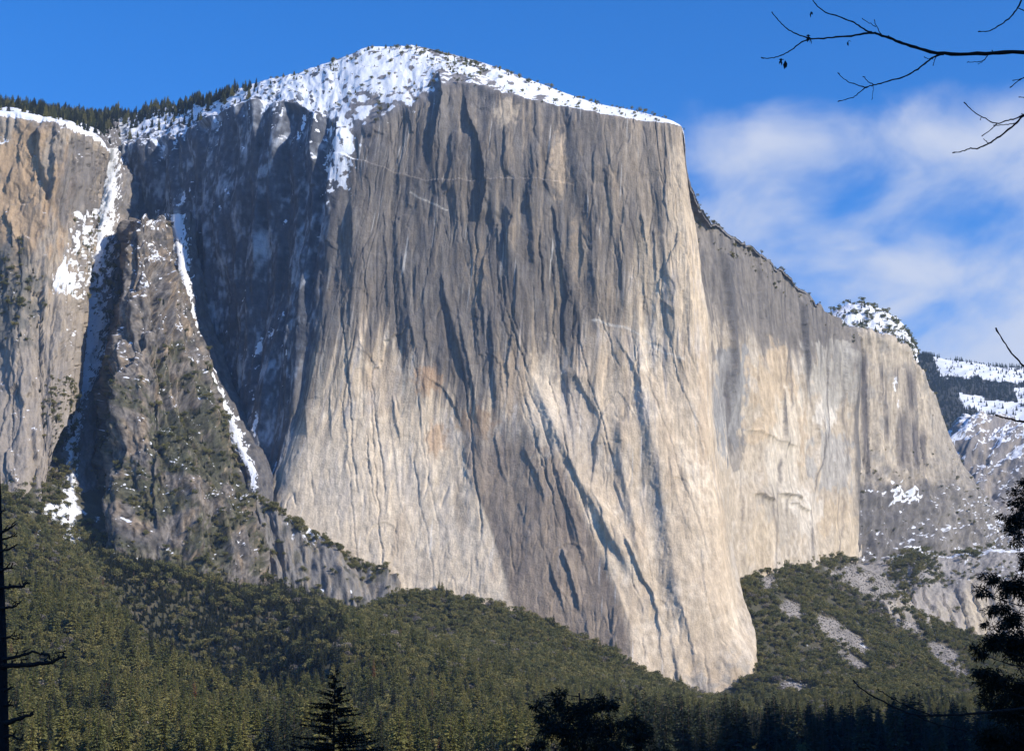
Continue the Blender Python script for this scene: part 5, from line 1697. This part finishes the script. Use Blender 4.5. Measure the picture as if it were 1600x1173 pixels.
# ---- dead snag on the left edge
Ys = 30.0
sn_b = at(-12, 1300, Ys); gz = float(ground_z(np.array([sn_b[0]]), np.array([sn_b[1]]))[0])
snag = thing('dead_snag', (float(sn_b[0]), Ys, gz), 'bare dead conifer trunk with broken branch stubs on the left edge', 'tree')
top = at(-4, 700, Ys)
tb = MB()
cl_ = [(float(sn_b[0]), Ys, gz - .2), tuple(at(-12, 1173, Ys)), tuple(at(-9, 1000, Ys)), tuple(at(-6, 850, Ys)), tuple(at(-5, 770, Ys)), tuple(top)]
tb.tube(local(cl_, snag), [.36, .30, .225, .12, .08, .03], 12)
tb.build('trunk', DARKBARK, snag)
SNAG = [[(0, 832), (12, 827), (25, 819)], [(0, 842), (14, 840), (28, 835)], [(0, 862), (14, 857), (28, 850)], [(0, 892), (10, 888), (22, 887)], [(0, 917), (20, 917), (36, 916), (40, 912), (48, 909)],
        [(0, 949), (14, 949), (24, 947), (30, 941)], [(2, 995), (20, 997), (40, 999)], [(2, 996), (18, 994), (32, 990)],
        [(3, 1031), (22, 1026), (38, 1023), (50, 1018), (62, 1021), (76, 1021)], [(3, 1040), (30, 1039), (60, 1037), (82, 1033), (92, 1028), (106, 1025)], [(76, 1021), (78, 1028), (86, 1033)],
        [(4, 1078), (14, 1075), (20, 1073)], [(4, 1102), (12, 1100), (22, 1103)], [(5, 1130), (30, 1122), (52, 1115)], [(5, 1152), (16, 1148), (28, 1153), (40, 1156)], [(5, 1165), (14, 1163)], [(0, 800), (8, 797)], [(0, 880), (6, 874)], [(0, 1010), (8, 1006)]]
SR = [.03, .022, .026, .03, .036, .03, .018, .018, .034, .05, .022, .03, .035, .055, .03, .03, .02, .02, .02]
for pl_, r_ in zip(SNAG, SR):
    pts = np.array([at(u_, v_, Ys + .02 * k_ - .12) for k_, (u_, v_) in enumerate(pl_)])
    # finer, slightly crooked
    t_ = np.linspace(0, len(pts) - 1, len(pts) * 3)
    p = catmull(pts, t_) + rng.normal(0, .008, (len(t_), 3))
    p[0] = p[0] - np.array([.12, 0, 0])
    mb = MB(); mb.tube(local(p, snag), r_ * np.linspace(1.1, .4, len(p)), 6)
    for _ in range(len(pl_) - 1):
        k_ = rng.integers(2, len(p) - 1)
        mb.tube(local(np.stack([p[k_], p[k_] + np.array([rng.normal(0, .04), 0, rng.uniform(.03, .10)]), p[k_] + np.array([rng.normal(.03, .06), 0, rng.uniform(.08, .14)])]), snag), np.array([.5, .35, .2]) * r_, 4)
    mb.build('branch', DARKBARK, snag)

# ---- bare broadleaf tree whose trunk stands just outside the right edge
Yb = 9.0
tr_b = at(2080, 1200, Yb)
bare = thing('bare_tree', (float(tr_b[0]), Yb, 0.0), 'leafless tree reaching thin dark twigs in from the right edge', 'tree')
tb = MB()
tx = float(tr_b[0])
tb.tube(local([(tx, Yb, -.3), (tx - .03, Yb, 3), (tx + .03, Yb, 6), (tx, Yb, 9), (tx + .05, Yb, 12)], bare), [.22, .18, .16, .12, .07], 10)
tb.build('trunk', DARKBARK, bare)
px2m = Yb / F
BR = [
    ([(2075, 160), (1900, 118), (1750, 92), (1600, 82), (1540, 84), (1475, 84), (1430, 74), (1400, 64), (1378, 56), (1363, 52), (1330, 56), (1300, 59), (1265, 61)], 10.5, 2.4,
     [([(1265, 61), (1240, 51), (1224, 40), (1212, 27), (1206, 19)], 2.6, 1.4), ([(1265, 61), (1250, 68), (1234, 80), (1218, 88), (1204, 91), (1189, 90)], 2.8, 1.4),
      ([(1363, 52), (1350, 46), (1335, 36), (1315, 28), (1292, 20), (1280, 12), (1268, -2), (1262, -20)], 3.4, 1.6), ([(1378, 56), (1371, 44), (1366, 31)], 1.9, 1.0), ([(1369, 42), (1358, 36), (1347, 29)], 1.5, 1.0),
      ([(1475, 85), (1461, 88), (1448, 97), (1430, 111), (1410, 121), (1385, 128), (1365, 133), (1352, 137)], 4.0, 1.9), ([(1352, 137), (1330, 130), (1318, 123), (1309, 114)], 2.0, 1.2), ([(1352, 137), (1338, 149), (1325, 155), (1309, 159)], 2.0, 1.2),
      ([(1365, 133), (1357, 128), (1348, 120)], 1.9, 1.2), ([(1364, 134), (1364, 145), (1362, 156)], 1.1, .7), ([(1464, 87), (1460, 95), (1458, 103)], 1.8, 1.0), ([(1458, 93), (1450, 92), (1444, 89)], 1.5, 1.0),
      ([(1543, 86), (1536, 95), (1522, 97), (1511, 98)], 2.0, 1.0), ([(1540, 92), (1532, 98), (1528, 100)], 1.3, .8), ([(1552, 83), (1550, 79)], 1.6, 1.2), ([(1390, 60), (1388, 56)], 2, 1.4)]),
    ([(2075, -350), (1850, -190), (1700, -95), (1620, -30), (1600, -6), (1590, 12), (1576, 30), (1556, 44), (1542, 49), (1528, 50)], 6.5, 1.4, [([(1600, 17), (1594, 14), (1590, 12)], 2, 1.6)]),
    ([(2075, 40), (1850, 80), (1700, 130), (1620, 165), (1600, 180), (1585, 195), (1562, 213), (1545, 224), (1530, 231), (1514, 233), (1502, 237), (1488, 239)], 6.5, 1.4,
     [([(1605, 176), (1590, 184), (1572, 189), (1558, 193), (1540, 186), (1522, 175), (1506, 160)], 2.8, 1.4), ([(1588, 192), (1572, 195), (1552, 196)], 1.8, 1.2), ([(1558, 193), (1548, 203), (1534, 213)], 2.0, 1.2), ([(1545, 224), (1540, 220), (1537, 217)], 1.6, 1.0),
      ([(1534, 183), (1532, 188)], 1.3, .8), ([(1600, 182), (1596, 178)], 1.6, 1.2)]),
    ([(2075, 250), (1850, 170), (1700, 120), (1620, 118), (1604, 120), (1592, 126), (1578, 137)], 4.5, 1.3, [([(1600, 122), (1592, 124), (1582, 126)], 1.6, 1.0), ([(1606, 153), (1598, 152), (1592, 152)], 1.5, 1.2)]),
    ([(2075, 900), (1900, 800), (1750, 690), (1640, 610), (1604, 576), (1585, 557), (1568, 533), (1556, 512)], 6.5, 2.0, []),
    ([(2075, 800), (1900, 740), (1750, 695), (1650, 668), (1600, 659), (1580, 655), (1566, 652), (1555, 648)], 7, 2.0, []),
    ([(2075, 1000), (1900, 1050), (1750, 1085), (1640, 1103), (1580, 1108), (1520, 1114), (1470, 1117), (1430, 1116), (1395, 1103), (1362, 1086), (1345, 1074), (1333, 1062)], 8.5, 2.0,
     [([(1455, 1117), (1428, 1107), (1400, 1094), (1385, 1085), (1371, 1076)], 2.6, 1.6), ([(1490, 1116), (1486, 1105), (1483, 1094)], 1.8, 1.0), ([(1430, 1116), (1450, 1126), (1480, 1135), (1510, 1142)], 2.4, 1.4), ([(1512, 1114), (1508, 1108), (1504, 1106)], 1.6, 1.0)]),
]
LEAVES = [(1262, 58, 6), (1226, 95, 9), (1222, 93, 6), (1267, 20, 6), (1324, 65, 5), (1268, 59, 6)]


def twig(mb, pts2, r0, r1, yo):
    pts = np.array([at(u_, v_, Yb + yo + .0007 * (1600 - u_)) for u_, v_ in pts2])
    t_ = np.linspace(0, len(pts) - 1, (len(pts) - 1) * 5 + 1)
    p = catmull(pts, t_)
    p[1:-1] += rng.normal(0, .0016, (len(t_) - 2, 3))
    w_ = np.linspace(0, 1, len(p))
    rad = (r0 + (r1 - r0) * w_ ** .6) * .5 * px2m * (1 + .12 * np.sin(np.arange(len(p)) * 1.9))
    if r1 < 2.2:
        rad[-2:] *= 1.5                       # bud at the tip
    mb.tube(local(p, bare), rad, 6)


for k_, (main_, r0, r1, subs) in enumerate(BR):
    yo = [0, .25, -.2, .1, .3, -.1, .2][k_]
    mb = MB(); twig(mb, main_, r0, r1, yo)
    o = mb.build('branch', DARKBARK, bare)
    for pts2, a, b in subs:
        mb = MB(); twig(mb, pts2, a, b, yo)
        mb.build('twig', DARKBARK, o)
mb = MB()
for (u_, v_, s_l) in LEAVES:
    c = at(u_, v_, Yb + .0007 * (1600 - u_))
    n_ = 5
    mb.sprays(local(np.repeat(c[None], n_, 0), bare) + rng.normal(0, .004, (n_, 3)), rng.normal(0, .5, (n_, 3)) - UP * .9, np.full(n_, s_l * px2m * 1.5), np.full(n_, s_l * px2m * .35), .1)
mb.build('dry_leaves', DARKBARK, bare)
# ================================================================ the air of the valley
hm = bpy.data.materials.new('haze')
hm.use_nodes = True
ht = hm.node_tree
ht.nodes.clear()
ho = N(ht, 'ShaderNodeOutputMaterial')
hv = N(ht, 'ShaderNodeVolumePrincipled')
hv.inputs['Color'].default_value = (.50, .72, 1.0, 1)
hv.inputs['Density'].default_value = 3.0e-5
hv.inputs['Anisotropy'].default_value = 0.25
ht.links.new(hv.outputs[0], ho.inputs['Volume'])
hx0, hx1, hy0, hy1, hz0, hz1 = -14500, 14500, -14500, 14500, -6.0, 1720.0
hb = [(x, y, z) for z in (hz0, hz1) for y in (hy0, hy1) for x in (hx0, hx1)]
haze = mesh_obj('haze', hb, [(0, 2, 3, 1), (4, 5, 7, 6), (0, 1, 5, 4), (1, 3, 7, 5), (3, 2, 6, 7), (2, 0, 4, 6)], hm, smooth_shade=False)
tag(haze, 'thin blue winter haze filling the valley air', None, None, 'stuff')
